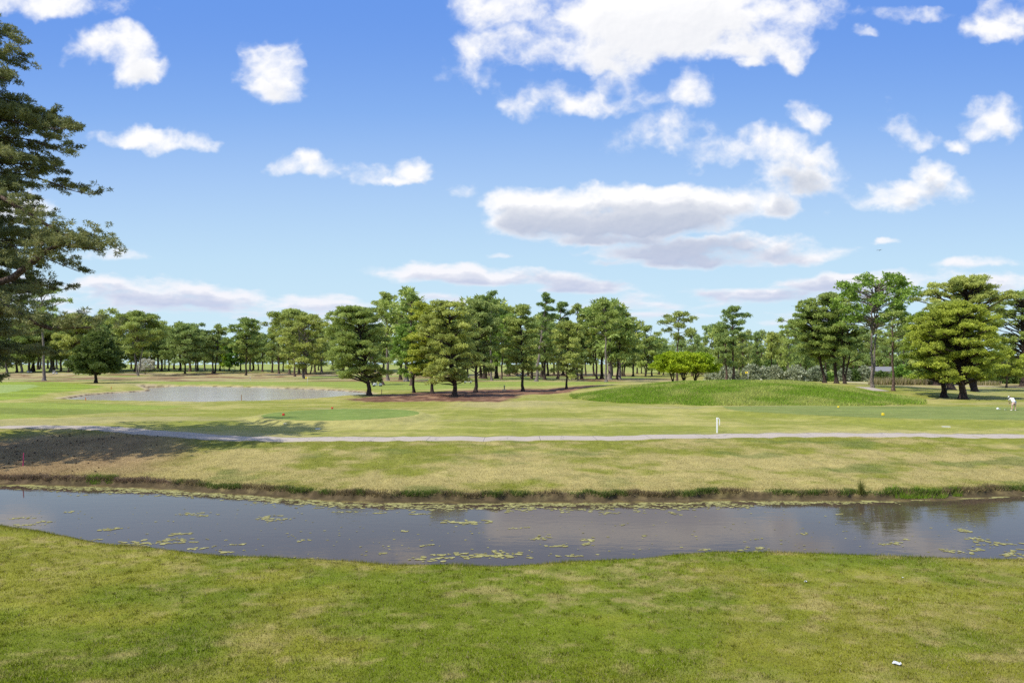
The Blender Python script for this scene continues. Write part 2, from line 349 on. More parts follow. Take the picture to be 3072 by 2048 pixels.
def ground_color(x, y, h=None):
    n1 = fbm(x/7, y/7, 31, 4); n2 = fbm(x/1.6, y/1.6, 32, 4); n3 = fbm(x/.35, y/.35, 33, 2)
    yn = ev(NE, x); yt = ev(FE, x); yp = ev(PC, x)
    GR = np.array([.140, .178, .009]); YG = np.array([.215, .215, .022]); DR = np.array([.38, .315, .120]); DK = np.array([.082, .128, .008])
    def mx(a, b, t): return a+(b-a)*t[:, None]
    o = np.ones(len(x))
    # lawn in front
    c = mx(GR*o[:, None], YG, sstep(.38, .62, n1*.5+n2*.5))
    c = mx(c, DK*1.05, sstep(.55, .75, fbm(x/3, y/3, 77, 3))*.35)
    dry = sstep(.47, .66, .42*fbm(x/4+9, y/2.4+3, 34, 4)+.58*fbm(x/.5+9, y/.35+3, 44, 4)+.03*sstep(-2, 6, x)-.02*sstep(-3, -9, x))*.62
    c = mx(c, DR*np.array([.95, .9, .95]), dry*(.3+.6*sstep(.3, .6, n3)))
    # bank across the creek
    b = sstep(-.5, .5, y-yt)
    q = np.clip((y-yt)/np.maximum(yp-yt, 3), 0, 1)
    cb = mx(np.array([.195, .205, .026])*o[:, None], np.array([.36, .30, .108]), sstep(.36, .64, .6*fbm(x/5.5, y/2.6, 35, 4)+.4*fbm(x/1.1, y/.8, 45, 3)+.24*(1-q)-.09))
    cb = mx(cb, np.array([.12, .155, .030]), sstep(.58, .72, fbm(x/4+4, y/2.2, 36, 4))*.6)
    c = mx(c, cb, b)
    # rough beyond the path
    cr = mx(np.array([.225, .24, .036])*o[:, None], np.array([.37, .335, .10]), sstep(.38, .66, .6*fbm(x/13, y/9, 37, 4)+.4*fbm(x/2.5, y/1.5, 46, 3)))
    cr = mx(cr, np.array([.36, .31, .14]), sstep(.55, .75, fbm(x/22+3, y/6, 38, 4))*.6)
    c = mx(c, cr, sstep(-.8, .8, y-yp))
    fwc = np.array([.185, .26, .055]); 
    st = .5+.5*np.tanh(6*np.sin(y/3.0+x/19))
    def area(poly, col, soft, stripes=0.):
        nonlocal c
        p = np.asarray(poly); m = (x > p[:, 0].min()-9) & (x < p[:, 0].max()+9) & (y > p[:, 1].min()-9) & (y < p[:, 1].max()+9)
        if not m.any(): return
        s_ = sdist(poly, x[m], y[m]); t = sstep(soft, -soft, s_+1.2*(n2[m]-.5))
        cc = np.array(col)*(1-stripes*.5+stripes*st[m])[:, None]*(.88+.24*n1[m])[:, None]
        c[m] = c[m]+(cc-c[m])*t[:, None]
    rr_t = np.sqrt(((x-TL[0])/TL[2])**2+((y-TL[1])/TL[3])**2); c = mx(c, np.array([.40, .365, .12])*(.85+.3*n2)[:, None], .75*sstep(1.38, 1.2, rr_t+.15*(n1-.5)))
    area(fw_far, (.235, .285, .05), 1.2, .22)
    area(fw_left, (.205, .25, .038), .8, .3)
    area(collar_l, (.215, .28, .028), .8, .25)
    area(green_l, (.26, .33, .09), .5, 0)
    # woods floor with fallen needles
    wf = sstep(222, 240, y)*sstep(470, 380, y)*sstep(75, 55, x)
    cw = mx(np.array([.37, .31, .14])*o[:, None], np.array([.20, .115, .06]), sstep(.42, .60, fbm(x/16, y/12, 40, 4)))
    cw = mx(cw, np.array([.22, .27, .06]), sstep(.56, .66, fbm(x/40+7, y/22, 41, 3)))
    c = mx(c, cw, wf)
    c = mx(c, np.array([.27, .32, .075])*o[:, None], sstep(380, 430, y)*.8)
    wr = sstep(128, 140, y)*sstep(215, 190, y)*sstep(72, 84, x)
    c = mx(c, mx(cw, np.array([.40, .34, .17]), o*.35), wr*sstep(.35, .55, fbm(x/12, y/7, 42, 3)))
    p = straw_berm; m = (y > 80) & (y < 200) & (np.abs(x) < 60)
    if m.any():
        s_ = sdist(p, x[m], y[m]); t = sstep(1.0, -1.4, s_+2.5*(fbm(x[m]/3, y[m]/3, 43, 3)-.5))
        col = np.array([.135, .065, .04])+np.array([.17, .11, .06])*sstep(.45, .75, n2[m])[:, None]
        c[m] = c[m]+(col-c[m])*t[:, None]
    # needle litter and bare soil under the big pine
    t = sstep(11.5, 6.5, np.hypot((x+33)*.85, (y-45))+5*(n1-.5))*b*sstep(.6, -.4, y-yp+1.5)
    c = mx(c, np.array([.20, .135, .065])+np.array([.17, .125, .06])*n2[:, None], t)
    # soil face at the water's edge, darkened below the lip with painted overhang shade
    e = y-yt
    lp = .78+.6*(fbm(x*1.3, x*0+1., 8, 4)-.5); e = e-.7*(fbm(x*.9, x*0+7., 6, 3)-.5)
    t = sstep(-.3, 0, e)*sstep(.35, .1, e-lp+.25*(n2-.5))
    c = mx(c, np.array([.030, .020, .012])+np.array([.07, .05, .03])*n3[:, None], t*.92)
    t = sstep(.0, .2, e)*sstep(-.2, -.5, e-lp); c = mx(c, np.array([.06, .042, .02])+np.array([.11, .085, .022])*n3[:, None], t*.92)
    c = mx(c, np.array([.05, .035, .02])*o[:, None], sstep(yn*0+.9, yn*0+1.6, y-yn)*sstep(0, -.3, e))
    # pond rim
    m = (y > 90) & (y < 225) & (x < 0)
    if m.any():
        s_ = sdist(pond, x[m], y[m]); t = sstep(1.9, .9, s_+1.2*(n2[m]-.5)); c[m] = c[m]+(np.array([.42, .34, .19])-c[m])*t[:, None]
        t = sstep(.9, .3, s_)*sstep(.4, .55, n2[m]); c[m] = c[m]+(np.array([.13, .09, .05])-c[m])*t[:, None]
    c = c*(.83+.2*n3)[:, None]
    return c

# ------------------------------------------------------------------ materials
def new_mat(name):
    m = bpy.data.materials.new(name); m.use_nodes = True; m.node_tree.nodes.clear(); return m, NT(m.node_tree)
def out(N, sh): o = N.add('ShaderNodeOutputMaterial'); N.l.new(sh, o.inputs[0]); return o
def plain(name, col, rough=.6, var=.15, scale=6, metal=0, bump=0, spec=.5):
    m, N = new_mat(name); tcn = N.add('ShaderNodeTexCoord'); n = N.noise(tcn.outputs['Object'], scale, 4)
    c = N.mix(n.outputs[0], [max(0, k*(1-var)) for k in col], [min(1, k*(1+var)) for k in col])
    b = N.add('ShaderNodeBsdfPrincipled', inp={'Roughness': rough, 'Metallic': metal, 'Specular IOR Level': spec}); N.l.new(c, b.inputs['Base Color'])
    if bump:
        bn = N.add('ShaderNodeBump', inp={'Strength': bump, 'Distance': .05}); N.l.new(N.noise(tcn.outputs['Object'], scale*4, 5).outputs[0], bn.inputs['Height']); N.l.new(bn.outputs[0], b.inputs['Normal'])
    out(N, b.outputs[0]); return m
def ground_mat(name, fine=1.0, bump=.5):
    m, N = new_mat(name); a = N.add('ShaderNodeAttribute', attribute_name='col'); tcn = N.add('ShaderNodeTexCoord'); ob = tcn.outputs['Object']
    n1 = N.noise(ob, 9, 5, .7); n2 = N.noise(ob, 1.1, 5, .65); n3 = N.noise(N.vmath('MULTIPLY', ob, (.25, 1.0, 1)), .55, 5, .65)
    v = N.math('ADD', N.math('MULTIPLY_ADD', n1.outputs[0], 1.0*fine, 1-.5*fine), N.math('ADD', N.math('MULTIPLY_ADD', n2.outputs[0], .5, -.25), N.math('MULTIPLY_ADD', n3.outputs[0], .5, -.25)))
    vc = N.add('ShaderNodeCombineXYZ'); [N.l.new(v, vc.inputs[i]) for i in range(3)]
    c = N.mix(1.0, a.outputs['Color'], vc.outputs[0], 'MULTIPLY')
    dry = N.smooth(n2.outputs[0], .5, .72, 0, .4); c = N.mix(dry, c, N.mix(.5, c, (.40, .33, .14)))
    b = N.add('ShaderNodeBsdfPrincipled', inp={'Roughness': .9, 'Specular IOR Level': .15}); N.l.new(c, b.inputs['Base Color'])
    bn = N.add('ShaderNodeBump', inp={'Strength': bump, 'Distance': .10}); N.l.new(n1.outputs[0], bn.inputs['Height']); N.l.new(bn.outputs[0], b.inputs['Normal'])
    out(N, b.outputs[0]); return m
def blade_mat(name, attr='col', trans=.35):
    m, N = new_mat(name); a = N.add('ShaderNodeAttribute', attribute_name=attr)
    d = N.add('ShaderNodeBsdfDiffuse'); t = N.add('ShaderNodeBsdfTranslucent'); N.l.new(a.outputs['Color'], d.inputs[0]); N.l.new(a.outputs['Color'], t.inputs[0])
    x = N.add('ShaderNodeMixShader', inp={0: trans}); N.l.new(d.outputs[0], x.inputs[1]); N.l.new(t.outputs[0], x.inputs[2]); out(N, x.outputs[0]); return m
def leaf_mat(name, A, B, C=None, trans=.28, spec=True):
    """A deep, B light, C rare accent; mixed by the per-leaf attribute 'tint'"""
    m, N = new_mat(name); a = N.add('ShaderNodeAttribute', attribute_name='tint'); tcn = N.add('ShaderNodeTexCoord'); n = N.noise(tcn.outputs['Object'], .35, 3)
    f = N.math('ADD', a.outputs['Fac'], N.math('MULTIPLY_ADD', n.outputs[0], .5, -.25)); c = N.mix(f, A, B)
    if C: c = N.mix(N.smooth(f, .86, .96), c, C)
    oi = N.add('ShaderNodeObjectInfo'); hs = N.add('ShaderNodeHueSaturation', inp={'Color': c}); N.l.new(N.math('MULTIPLY_ADD', oi.outputs['Random'], .035, .483), hs.inputs['Hue']); N.l.new(N.math('MULTIPLY_ADD', oi.outputs['Random'], -.25, 1.1), hs.inputs['Value'])
    d = N.add('ShaderNodeBsdfPrincipled', inp={'Roughness': .55, 'Specular IOR Level': .25}); t = N.add('ShaderNodeBsdfTranslucent'); N.l.new(hs.outputs[0], d.inputs['Base Color']); N.l.new(hs.outputs[0], t.inputs[0])
    x = N.add('ShaderNodeMixShader', inp={0: trans}); N.l.new(d.outputs[0], x.inputs[1]); N.l.new(t.outputs[0], x.inputs[2]); out(N, x.outputs[0]); return m
def bark_mat(name, A, B):
    m, N = new_mat(name); tcn = N.add('ShaderNodeTexCoord'); v_ = N.vmath('MULTIPLY', tcn.outputs['Object'], (1, 1, .35)); n = N.noise(v_, 7, 6, .7)
    vo = N.add('ShaderNodeTexVoronoi', feature='DISTANCE_TO_EDGE', inp={'Scale': 6.0}); N.l.new(v_, vo.inputs['Vector'])
    c = N.mix(N.smooth(n.outputs[0], .35, .68), A, B); c = N.mix(N.smooth(vo.outputs[0], .12, .0), c, [k*.35 for k in A])
    b = N.add('ShaderNodeBsdfPrincipled', inp={'Roughness': .9, 'Specular IOR Level': .1}); N.l.new(c, b.inputs['Base Color'])
    bn = N.add('ShaderNodeBump', inp={'Strength': .8, 'Distance': .06}); N.l.new(n.outputs[0], bn.inputs['Height']); N.l.new(bn.outputs[0], b.inputs['Normal']); out(N, b.outputs[0]); return m
M = {}
M['ground'] = ground_mat('turf'); M['blade'] = blade_mat('grass_blades'); M['tee'] = ground_mat('tee_turf', .55, .2)
M['bark'] = bark_mat('pine_bark', (.085, .055, .042), (.22, .155, .12)); M['barkg'] = bark_mat('grey_bark', (.15, .12, .10), (.36, .31, .27)); M['barkd'] = bark_mat('dark_bark', (.045, .032, .026), (.11, .08, .065))
L = {
 'olive': leaf_mat('needles_olive', (0.201, 0.266, 0.054), (0.568, 0.648, 0.172)),
 'mid': leaf_mat('needles_mid', (0.162, 0.237, 0.064), (0.474, 0.569, 0.170)),
 'gold': leaf_mat('needles_gold', (0.214, 0.271, 0.033), (0.612, 0.676, 0.095)),
 'dark': leaf_mat('foliage_dark', (0.053, 0.093, 0.021), (0.178, 0.251, 0.053)),
 'lime': leaf_mat('foliage_lime', (.19, .32, .012), (.44, .58, .03)),
 'fresh': leaf_mat('foliage_fresh', (0.115, 0.218, 0.029), (0.322, 0.483, 0.081)),
 'white': leaf_mat('blossom_white', (.42, .42, .32), (.72, .72, .62)),
 'silver': leaf_mat('shrub_silver', (.14, .17, .075), (.52, .56, .36), (.75, .76, .62)),
 'near': leaf_mat('needles_near', (0.165, 0.187, 0.054), (0.462, 0.451, 0.168), (.32, .24, .12)),
 'reed': leaf_mat('reed_grass', (.19, .19, .07), (.42, .36, .19)),
}
def water_mat(name, col, rough, s1, s2, st, stretch, spec=.5):
    m, N = new_mat(name); tcn = N.add('ShaderNodeTexCoord'); ob = N.vmath('MULTIPLY', tcn.outputs['Object'], stretch)
    n1 = N.noise(ob, s1, 3, .5, .3); n2 = N.noise(ob, s2, 3, .5, .2); n3 = N.noise(ob, s1*.16, 2)
    hgt = N.math('ADD', N.math('MULTIPLY', n1.outputs[0], N.smooth(n3.outputs[0], .35, .65, .25, 1.0)), N.math('MULTIPLY', n2.outputs[0], .28))
    bn = N.add('ShaderNodeBump', inp={'Strength': st, 'Distance': .05}); N.l.new(hgt, bn.inputs['Height'])
    c = N.mix(N.noise(tcn.outputs['Object'], .12, 3).outputs[0], [k*.85 for k in col], [k*1.15 for k in col])
    b = N.add('ShaderNodeBsdfPrincipled', inp={'Roughness': rough, 'IOR': 1.333, 'Specular IOR Level': spec}); N.l.new(c, b.inputs['Base Color']); N.l.new(bn.outputs[0], b.inputs['Normal'])
    out(N, b.outputs[0]); return m
M['creek'] = water_mat('creek_water', (.066, .047, .032), .02, 2.6, 9, .07, (.45, 1.1, 1), .2)
M['pond'] = water_mat('pond_water', (.42, .37, .29), .16, 1.6, 5, 1.0, (.6, 1.0, 1))

# ------------------------------------------------------------------ ground sheet
s = np.concatenate([np.linspace(1/8, 1/30, 250, endpoint=False), np.linspace(1/30, 1/39, 130, endpoint=False), np.linspace(1/39, 1/300, 330, endpoint=False), np.geomspace(1/300, 1/4000, 50)])
rows = np.concatenate([np.array([-30, -15, -5, 0, 4, 6.5]), 1/s])
t = np.concatenate([-np.geomspace(4, .95, 14)[:-1], np.linspace(-.92, .92, 860), np.geomspace(.95, 4, 14)[1:]])
gx = t[None, :]*np.maximum(rows, 8)[:, None]; gy = np.repeat(rows[:, None], len(t), 1)
fx, fy = gx.ravel(), gy.ravel(); fz = height(fx, fy)
nr, nc = gx.shape; idx = np.arange(nr*nc).reshape(nr, nc)
quads = np.stack([idx[:-1, :-1], idx[:-1, 1:], idx[1:, 1:], idx[1:, :-1]], -1).reshape(-1, 4)
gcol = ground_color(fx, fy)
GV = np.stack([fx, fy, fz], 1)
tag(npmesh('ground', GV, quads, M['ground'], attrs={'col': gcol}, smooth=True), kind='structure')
def sheet(name, inside, colfn, mat, lift=.004):
    k = inside[quads].all(1); q = quads[k]; u_, inv = np.unique(q, return_inverse=True)
    V = GV[u_].copy(); V[:, 2] += lift; c = colfn(V[:, 0], V[:, 1])
    return tag(npmesh(name, V, inv.reshape(-1, 4), mat, attrs={'col': c}, smooth=True), kind='structure')
def teecol(x, y):
    n = fbm(x/3, y/3, 51, 4); st = .5+.5*np.tanh(5*np.sin(x/1.1+y*.25))
    return np.array([.15, .205, .040])*(.85+.3*n+.05*st)[:, None]
r_ = np.sqrt(((fx-TL[0])/TL[2])**2+((fy-TL[1])/TL[3])**2)
sheet('tee_ground', (r_+.03*(fbm(fx, fy, 3, 2)-.5)) < 1, teecol, M['tee'])
ins = np.zeros(len(fx), bool); m_ = (fy > 50) & (fy < 115) & (fx > 10); ins[m_] = sdist(tee_right, fx[m_], fy[m_]) < 0
sheet('tee_ground', ins, lambda x, y: np.array([.165, .20, .048])*(.8+.4*fbm(x/5, y/2, 52, 4))[:, None], M['tee'])

# paths
def strip(name, pts, w, mat, lift=.03, step=.6):
    P = np.array(pts); dd = np.r_[0, np.cumsum(np.hypot(*np.diff(P, axis=0).T))]; n = max(int(dd[-1]/step), 4); q = np.linspace(0, dd[-1], n)
    # smooth the centre line
    X = np.interp(q, dd, P[:, 0]); Y = np.interp(q, dd, P[:, 1]); kk = max(3, int(4/step)); ker = np.ones(kk)/kk
    Xs = np.convolve(np.pad(X, kk, 'edge'), ker, 'same')[kk:-kk]; Ys = np.convolve(np.pad(Y, kk, 'edge'), ker, 'same')[kk:-kk]
    T = np.stack([np.gradient(Xs), np.gradient(Ys)], 1); T /= np.linalg.norm(T, axis=1)[:, None]; Nn = np.stack([-T[:, 1], T[:, 0]], 1)
    offs = np.linspace(-w/2, w/2, 9); jit = .05*(fbm(q*1.3, q*0, 61, 3)-.5)*2
    V = []; 
    for k, o_ in enumerate(offs):
        oo = o_+(jit if k in (0, 8) else 0); xx = Xs+Nn[:, 0]*oo; yy = Ys+Nn[:, 1]*oo; V.append(np.stack([xx, yy, height(xx, yy)+lift], 1))
    for k in (0, 8): e_ = V[k].copy(); e_[:, 2] -= .12; V.append(e_)
    order = [9, 0, 1, 2, 3, 4, 5, 6, 7, 8, 10]; V = np.stack([V[k] for k in order], 1).reshape(-1, 3); m2 = 11
    i = np.arange(n-1)[:, None]*m2+np.arange(m2-1)[None]; Q = np.stack([i, i+m2, i+m2+1, i+1], -1).reshape(-1, 4)
    return tag(npmesh(name, V, Q, mat, smooth=False), kind='structure')
def path_mat():
    m, N = new_mat('concrete_path'); tcn = N.add('ShaderNodeTexCoord'); ob = tcn.outputs['Object']
    n = N.noise(ob, .7, 6, .7); n2 = N.noise(ob, 14, 4); c = N.mix(n.outputs[0], (.37, .31, .245), (.48, .41, .33)); c = N.mix(N.math('MULTIPLY', n2.outputs[0], .35), c, (.28, .26, .24))
    sx = N.add('ShaderNodeSeparateXYZ'); N.l.new(ob, sx.inputs[0]); j = N.math('ABSOLUTE', N.math('SUBTRACT', N.math('FRACT', N.math('MULTIPLY', sx.outputs[0], .25)), .5)); c = N.mix(N.smooth(j, .006, .003), c, (.14, .13, .12))
    vo = N.add('ShaderNodeTexVoronoi', feature='DISTANCE_TO_EDGE', inp={'Scale': .22}); N.l.new(N.vmath('ADD', ob, N.vmath('MULTIPLY', N.noise(ob, 1.2, 4).outputs['Color'], (1.5, 1.5, 0))), vo.inputs['Vector']); c = N.mix(N.smooth(vo.outputs[0], .006, .002), c, (.16, .145, .13))
    b = N.add('ShaderNodeBsdfPrincipled', inp={'Roughness': .85, 'Specular IOR Level': .2}); N.l.new(c, b.inputs['Base Color']); out(N, b.outputs[0]); return m
M['path'] = path_mat()
strip('path', list(zip(*PC)), 2.75, M['path'])
strip('path', [hit(*p)[:2] for p in [(2533,1144.5),(2630,1149.5),(2794,1153.5),(2957,1159),(3072,1163),(3200,1168)]], 3.0, M['path'])
strip('path', [hit(*Z4(*p))[:2] for p in [(860,1104),(930,1116),(1000,1132),(1060,1147)]], 2.6, M['path'])
strip('path', [hit(*p)[:2] for p in [(-100,1122),(100,1122),(400,1121),(700,1121.5),(1000,1124)]], 3.0, M['path'], step=3)

# water
def plane(name, x0, x1, y0, y1, z, mat):
    return tag(npmesh(name, [(x0, y0, z), (x1, y0, z), (x1, y1, z), (x0, y1, z)], [(0, 1, 2, 3)], mat), kind='structure')
plane('creek_water', -90, 90, 16, 52, -1.6, M['creek'])
plane('pond_water', -95, -15, 98, 215, POND_Z, M['pond'])

# ------------------------------------------------------------------ grass
rng = np.random.default_rng(7)
def blades(name, x, y, hgt, wid, col, lean=.5, mat=None, z=None, **tg):
    n = len(x); z = height(x, y) if z is None else z
    a = rng.uniform(0, 2*math.pi, n); ux, uy = np.cos(a)*wid/2, np.sin(a)*wid/2; la = rng.uniform(0, 2*math.pi, n); ll = rng.uniform(.1, 1, n)*lean*hgt
    V = np.empty((n, 3, 3)); zz = z-.01
    V[:, 0] = np.stack([x-ux, y-uy, zz], 1); V[:, 1] = np.stack([x+ux, y+uy, zz], 1); V[:, 2] = np.stack([x+np.cos(la)*ll, y+np.sin(la)*ll, zz+hgt], 1)
    o = npmesh(name, V.reshape(-1, 3), np.arange(3*n).reshape(-1, 3), mat or M['blade'], attrs={'col': np.repeat(col, 3, 0)})
    return tag(o, kind='stuff', **tg)
def vary(c, a=.3, d=.12):
    n = len(c); c = c*rng.uniform(1-a, 1+a, (n, 1))
    k = rng.random(n) < d; c[k] = np.array([.44, .36, .18])*rng.uniform(.7, 1.15, (k.sum(), 1)); return c
# short turf in front of the creek
n = 520000; D = 1/np.sqrt(rng.uniform(1/25.5**2, 1/8.6**2, n)); D = np.where(rng.random(n) < .35, np.sqrt(rng.uniform(8.6**2, 25.5**2, n)), D); x = rng.uniform(-.86, .86, n)*D; yn = ev(NE, x); k = D < yn+1.1; x, D = x[k], D[k]
lush = fbm(x/2.2, D/2.2, 71, 3)
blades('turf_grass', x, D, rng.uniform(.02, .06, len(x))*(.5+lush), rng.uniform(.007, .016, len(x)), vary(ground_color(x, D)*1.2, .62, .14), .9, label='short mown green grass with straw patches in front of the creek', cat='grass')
n = 30000; k0 = rng.uniform(-.86, .86, n)*23; x = k0; yn = ev(NE, x); D = yn+rng.normal(.1, .25, n)
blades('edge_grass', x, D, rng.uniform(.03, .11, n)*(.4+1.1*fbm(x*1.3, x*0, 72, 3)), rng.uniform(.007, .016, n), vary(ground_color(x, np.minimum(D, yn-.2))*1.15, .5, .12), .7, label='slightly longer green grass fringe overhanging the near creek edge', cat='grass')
n = 2600; qx = rng.uniform(-.86, .86, n); qd = np.sqrt(rng.uniform(8.8**2, 22**2, n)); tx = np.repeat(qx*qd, 22); ty = np.repeat(qd, 22); m_ = len(tx); tx = tx+rng.normal(0, .05, m_); ty = ty+rng.normal(0, .05, m_); k = ty < ev(NE, tx)-.2; tx, ty = tx[k], ty[k]
tc_ = np.repeat(rng.uniform(.75, 1.45, (n, 1)), 22, 0)[k]
blades('turf_tufts', tx, ty, rng.uniform(.03, .085, len(tx)), rng.uniform(.008, .018, len(tx)), vary(ground_color(tx, ty)*tc_, .3, .10), 1.0, label='coarser tufts standing out of the mown front lawn', cat='grass')
# rougher turf on the far bank
n = 230000; x = rng.uniform(-36, 32, n); yt = ev(FE, x); y = yt+1.3+rng.random(n)**1.6*(ev(PC, x)-1.7-yt-1.3)
k = (np.abs(x) < .82*y); x, y = x[k], y[k]
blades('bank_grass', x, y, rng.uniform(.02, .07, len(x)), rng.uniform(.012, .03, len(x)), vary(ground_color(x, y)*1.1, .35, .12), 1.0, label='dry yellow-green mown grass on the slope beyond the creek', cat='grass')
# shaggy fringe at the lip
n = 52000; x = rng.uniform(-32, 30, n); cl = fbm(x*.8, x*0+2, 81, 3); k = cl > rng.uniform(.12, .62, n); x = x[k]; n = len(x)
y = ev(FE, x)+.7*(fbm(x*.9, x*0+7., 6, 3)-.5)+.86+.6*(fbm(x*1.3, x*0+1., 8, 4)-.5)+np.abs(rng.normal(0, .22, n)); gg = fbm(x*.6, x*0+5, 82, 3)[:, None]
c = np.where(rng.random((n, 1)) < sstep(.42, .62, gg), np.array([[.12, .17, .035]]), np.array([[.22, .17, .085]]))
c[x < -19] = (.24, .17, .11)
blades('fringe_grass', x, y, rng.uniform(.06, .20, n), rng.uniform(.015, .04, n), vary(c, .5, .1), 1.0, label='ragged brown and green grass hanging over the creek bank lip', cat='grass')
# green clumps on the bank, each a thing
for i, (X, Y, s_, lb) in enumerate([(2063,1133,.42,'bright green grass clump leftmost of the row on the right bank'),(2110,1133,.34,'bright green grass clump second from the left on the right bank'),(2150,1134,.34,'broad bright green grass clump right of the middle on the right bank'),(2192,1134,.26,'small bright green grass clump at the right end of the bank row'),(218,1104,.32,'green grass tuft by the water beside the brown bank'),(255,1100,.26,'small bright green weed tuft on the left bank lip')]):
    bx, by, bz = hit(X*K, Y*K); n = 420; a = rng.uniform(0, 6.28, n); r_ = np.sqrt(rng.random(n))*s_*1.7
    c = np.array([[.19, .30, .03]])*rng.uniform(.6, 1.35, (n, 1)); px_ = np.cos(a)*r_; py_ = np.sin(a)*r_*.6
    o = blades('grass_clump', px_, py_, rng.uniform(.5, 1.1, n)*s_*(1.15-.5*r_/s_/1.7), rng.uniform(.012, .03, n), c, .8, z=height(px_+bx, py_+by)-bz)
    o.location = (bx, by, bz); del o['kind']; tag(o, lb, 'grass clump', 'green clumps on the creek bank')
bx, by, bz = hit(1977*K, 1140*K); n = 160; a = rng.uniform(0, 6.28, n); r_ = rng.random(n)*.18; c = np.array([[.16, .17, .04]])*rng.uniform(.6, 1.4, (n, 1))
o = blades('rush_plant', np.cos(a)*r_, np.sin(a)*r_, rng.uniform(.35, .95, n), rng.uniform(.012, .02, n), c, .25, z=np.zeros(n)); o.location = (bx, by, bz); del o['kind']; tag(o, 'single upright rush standing at the right creek bank', 'rush')
# tall grass on the mound
n = 300000; a = rng.uniform(0, 6.28, n); r_ = np.sqrt(rng.random(n)); x = MD[0]+np.cos(a)*r_*MD[2]*1.0; y = MD[1]+np.sin(a)*r_*MD[3]
top = (((x-42)/22)**2+((y-120)/14)**2)
k = (y < 126) & (r_ < .99+.05*(fbm(x/2, y/2, 3, 2)-.5)) & (top+.5*(fbm(x/4, y/4, 9, 3)-.5) > .55)
x, y = x[k], y[k]; n = len(x); f_ = fbm(x/5, y/3.5, 91, 4)[:, None]
c = np.array([[.22, .35, .035]])+(np.array([[.43, .48, .12]])-np.array([[.22, .35, .035]]))*sstep(.33, .66, f_)
blades('tall_grass', x, y, rng.uniform(.16, .42, n)*(.5+1.0*f_[:, 0]), rng.uniform(.04, .09, n), vary(c, .35, .05), .9, label='unmown bright green long grass covering the front of the mound', cat='grass')

# ------------------------------------------------------------------ algae on the creek
def blobs(cx, cy, r, z):
    V = []; Fc = []; b = 0; n = 9
    a = np.arange(n)*2*math.pi/n
    for i in range(len(cx)):
        rr = r[i]*rng.uniform(.45, 1.2, n); V.append(np.stack([cx[i]+np.cos(a)*rr*1.25, cy[i]+np.sin(a)*rr, np.full(n, z+rng.uniform(0, .008))], 1)); V.append([[cx[i], cy[i], z+.012]])
        for k in range(n): Fc.append((b+k, b+(k+1) % n, b+n))
        b += n+1
    return np.concatenate(V), np.array(Fc)
cx, cy, cr = [], [], []
for _ in range(6500):                                             # the scum line along the far side
    X = rng.uniform(-31, 29); m1_ = fbm(np.array([X*.35]), np.array([0.]), 101, 3)[0]; w_ = np.interp(X, [-31,-22,-14,-6,6,12,20,30], [.9,2.0,1.5,1.9,1.8,1.2,.35,.15])*(.5+m1_)
    y0 = float(ev(FE, X)); dd = abs(rng.normal(0, .5))*w_
    if fbm(np.array([X*1.5]), np.array([dd*2.5]), 102, 3)[0] < .40: continue
    cx.append(X); cy.append(y0+.35-dd); cr.append(rng.uniform(.03, .12))
SP = [(430,1181,1),(480,1183,.6),(620,1188,1.2),(640,1194,1),(250,1215,.8),(410,1226,1),(395,1240,1),(340,1248,1.2),(465,1259,.8),(300,1248,.9),(405,1246,.8),(520,1268,.6),(550,1250,.6),(1170,1274,1.6),(1245,1235,.9),(1280,1254,.8),(1000,1282,1.2),(1030,1273,1),(975,1252,.5),(1350,1240,.8),(1350,1248,.7),(1307,1277,.6),(1120,1272,.9),(1050,1198,1.3),(1090,1200,1.4),(1190,1212,.5),(1545,1178,.8),(1985,1155,.9),(2050,1248,.8),(2210,1218,1.1),(2250,1240,1.2),(2290,1250,1.0),(2330,1271,1.3),(2180,1264,.9),(2240,1262,.8),(1740,1260,.8),(1735,1238,.3),(1560,1275,.6),(1620,1262,.4),(40,1190,.8),(60,1205,.9),(100,1198,.6),(210,1262*0+1240,.5),(160,1175,.5),(700,1240,.4),(880,1270,.4),(930,1220,.3),(1430,1205,.3),(1480,1230,.3),(1850,1225,.4),(1930,1180,.4),(2080,1238,.3),(960,1180,.9),(790,1175,.8),(870,1178,.7),(1400,1178,.8)]
for X, Y, s_ in SP:
    wx, wy = wp(X*K, Y*K, -1.6)
    ax_, ay_ = rng.uniform(.12, .5), rng.uniform(.06, .22)
    for _ in range(int(20*s_+2)):
        q_ = rng.normal(); cx.append(wx+q_*ax_*s_+rng.normal(0, .07)); cy.append(wy+rng.normal(0, ay_*s_)+q_*.05); cr.append(rng.uniform(.02, .11)*(.55+.5*s_))
for _ in range(330):
    X = rng.uniform(60, 2330); Y = rng.uniform(1165, 1285); wx, wy = wp(X*K, Y*K, -1.6)
    if wy < ev(FE, wx)-.4: cx.append(wx); cy.append(wy); cr.append(rng.uniform(.02, .06))
V, Fc = blobs(cx, cy, cr, -1.594); al, N = new_mat('algae'); tcn = N.add('ShaderNodeTexCoord'); nn_ = N.noise(tcn.outputs['Object'], 3.5, 5, .7)
c_ = N.ramp(nn_.outputs[0], [(.3, (.11, .085, .025)), (.5, (.25, .23, .06)), (.7, (.44, .41, .15))]); b_ = N.add('ShaderNodeBsdfPrincipled', inp={'Roughness': .6}); N.l.new(c_, b_.inputs['Base Color']); out(N, b_.outputs[0])
tag(npmesh('algae', V, Fc, al), 'yellow-green algae scum floating on the dark creek', 'algae', kind='stuff')

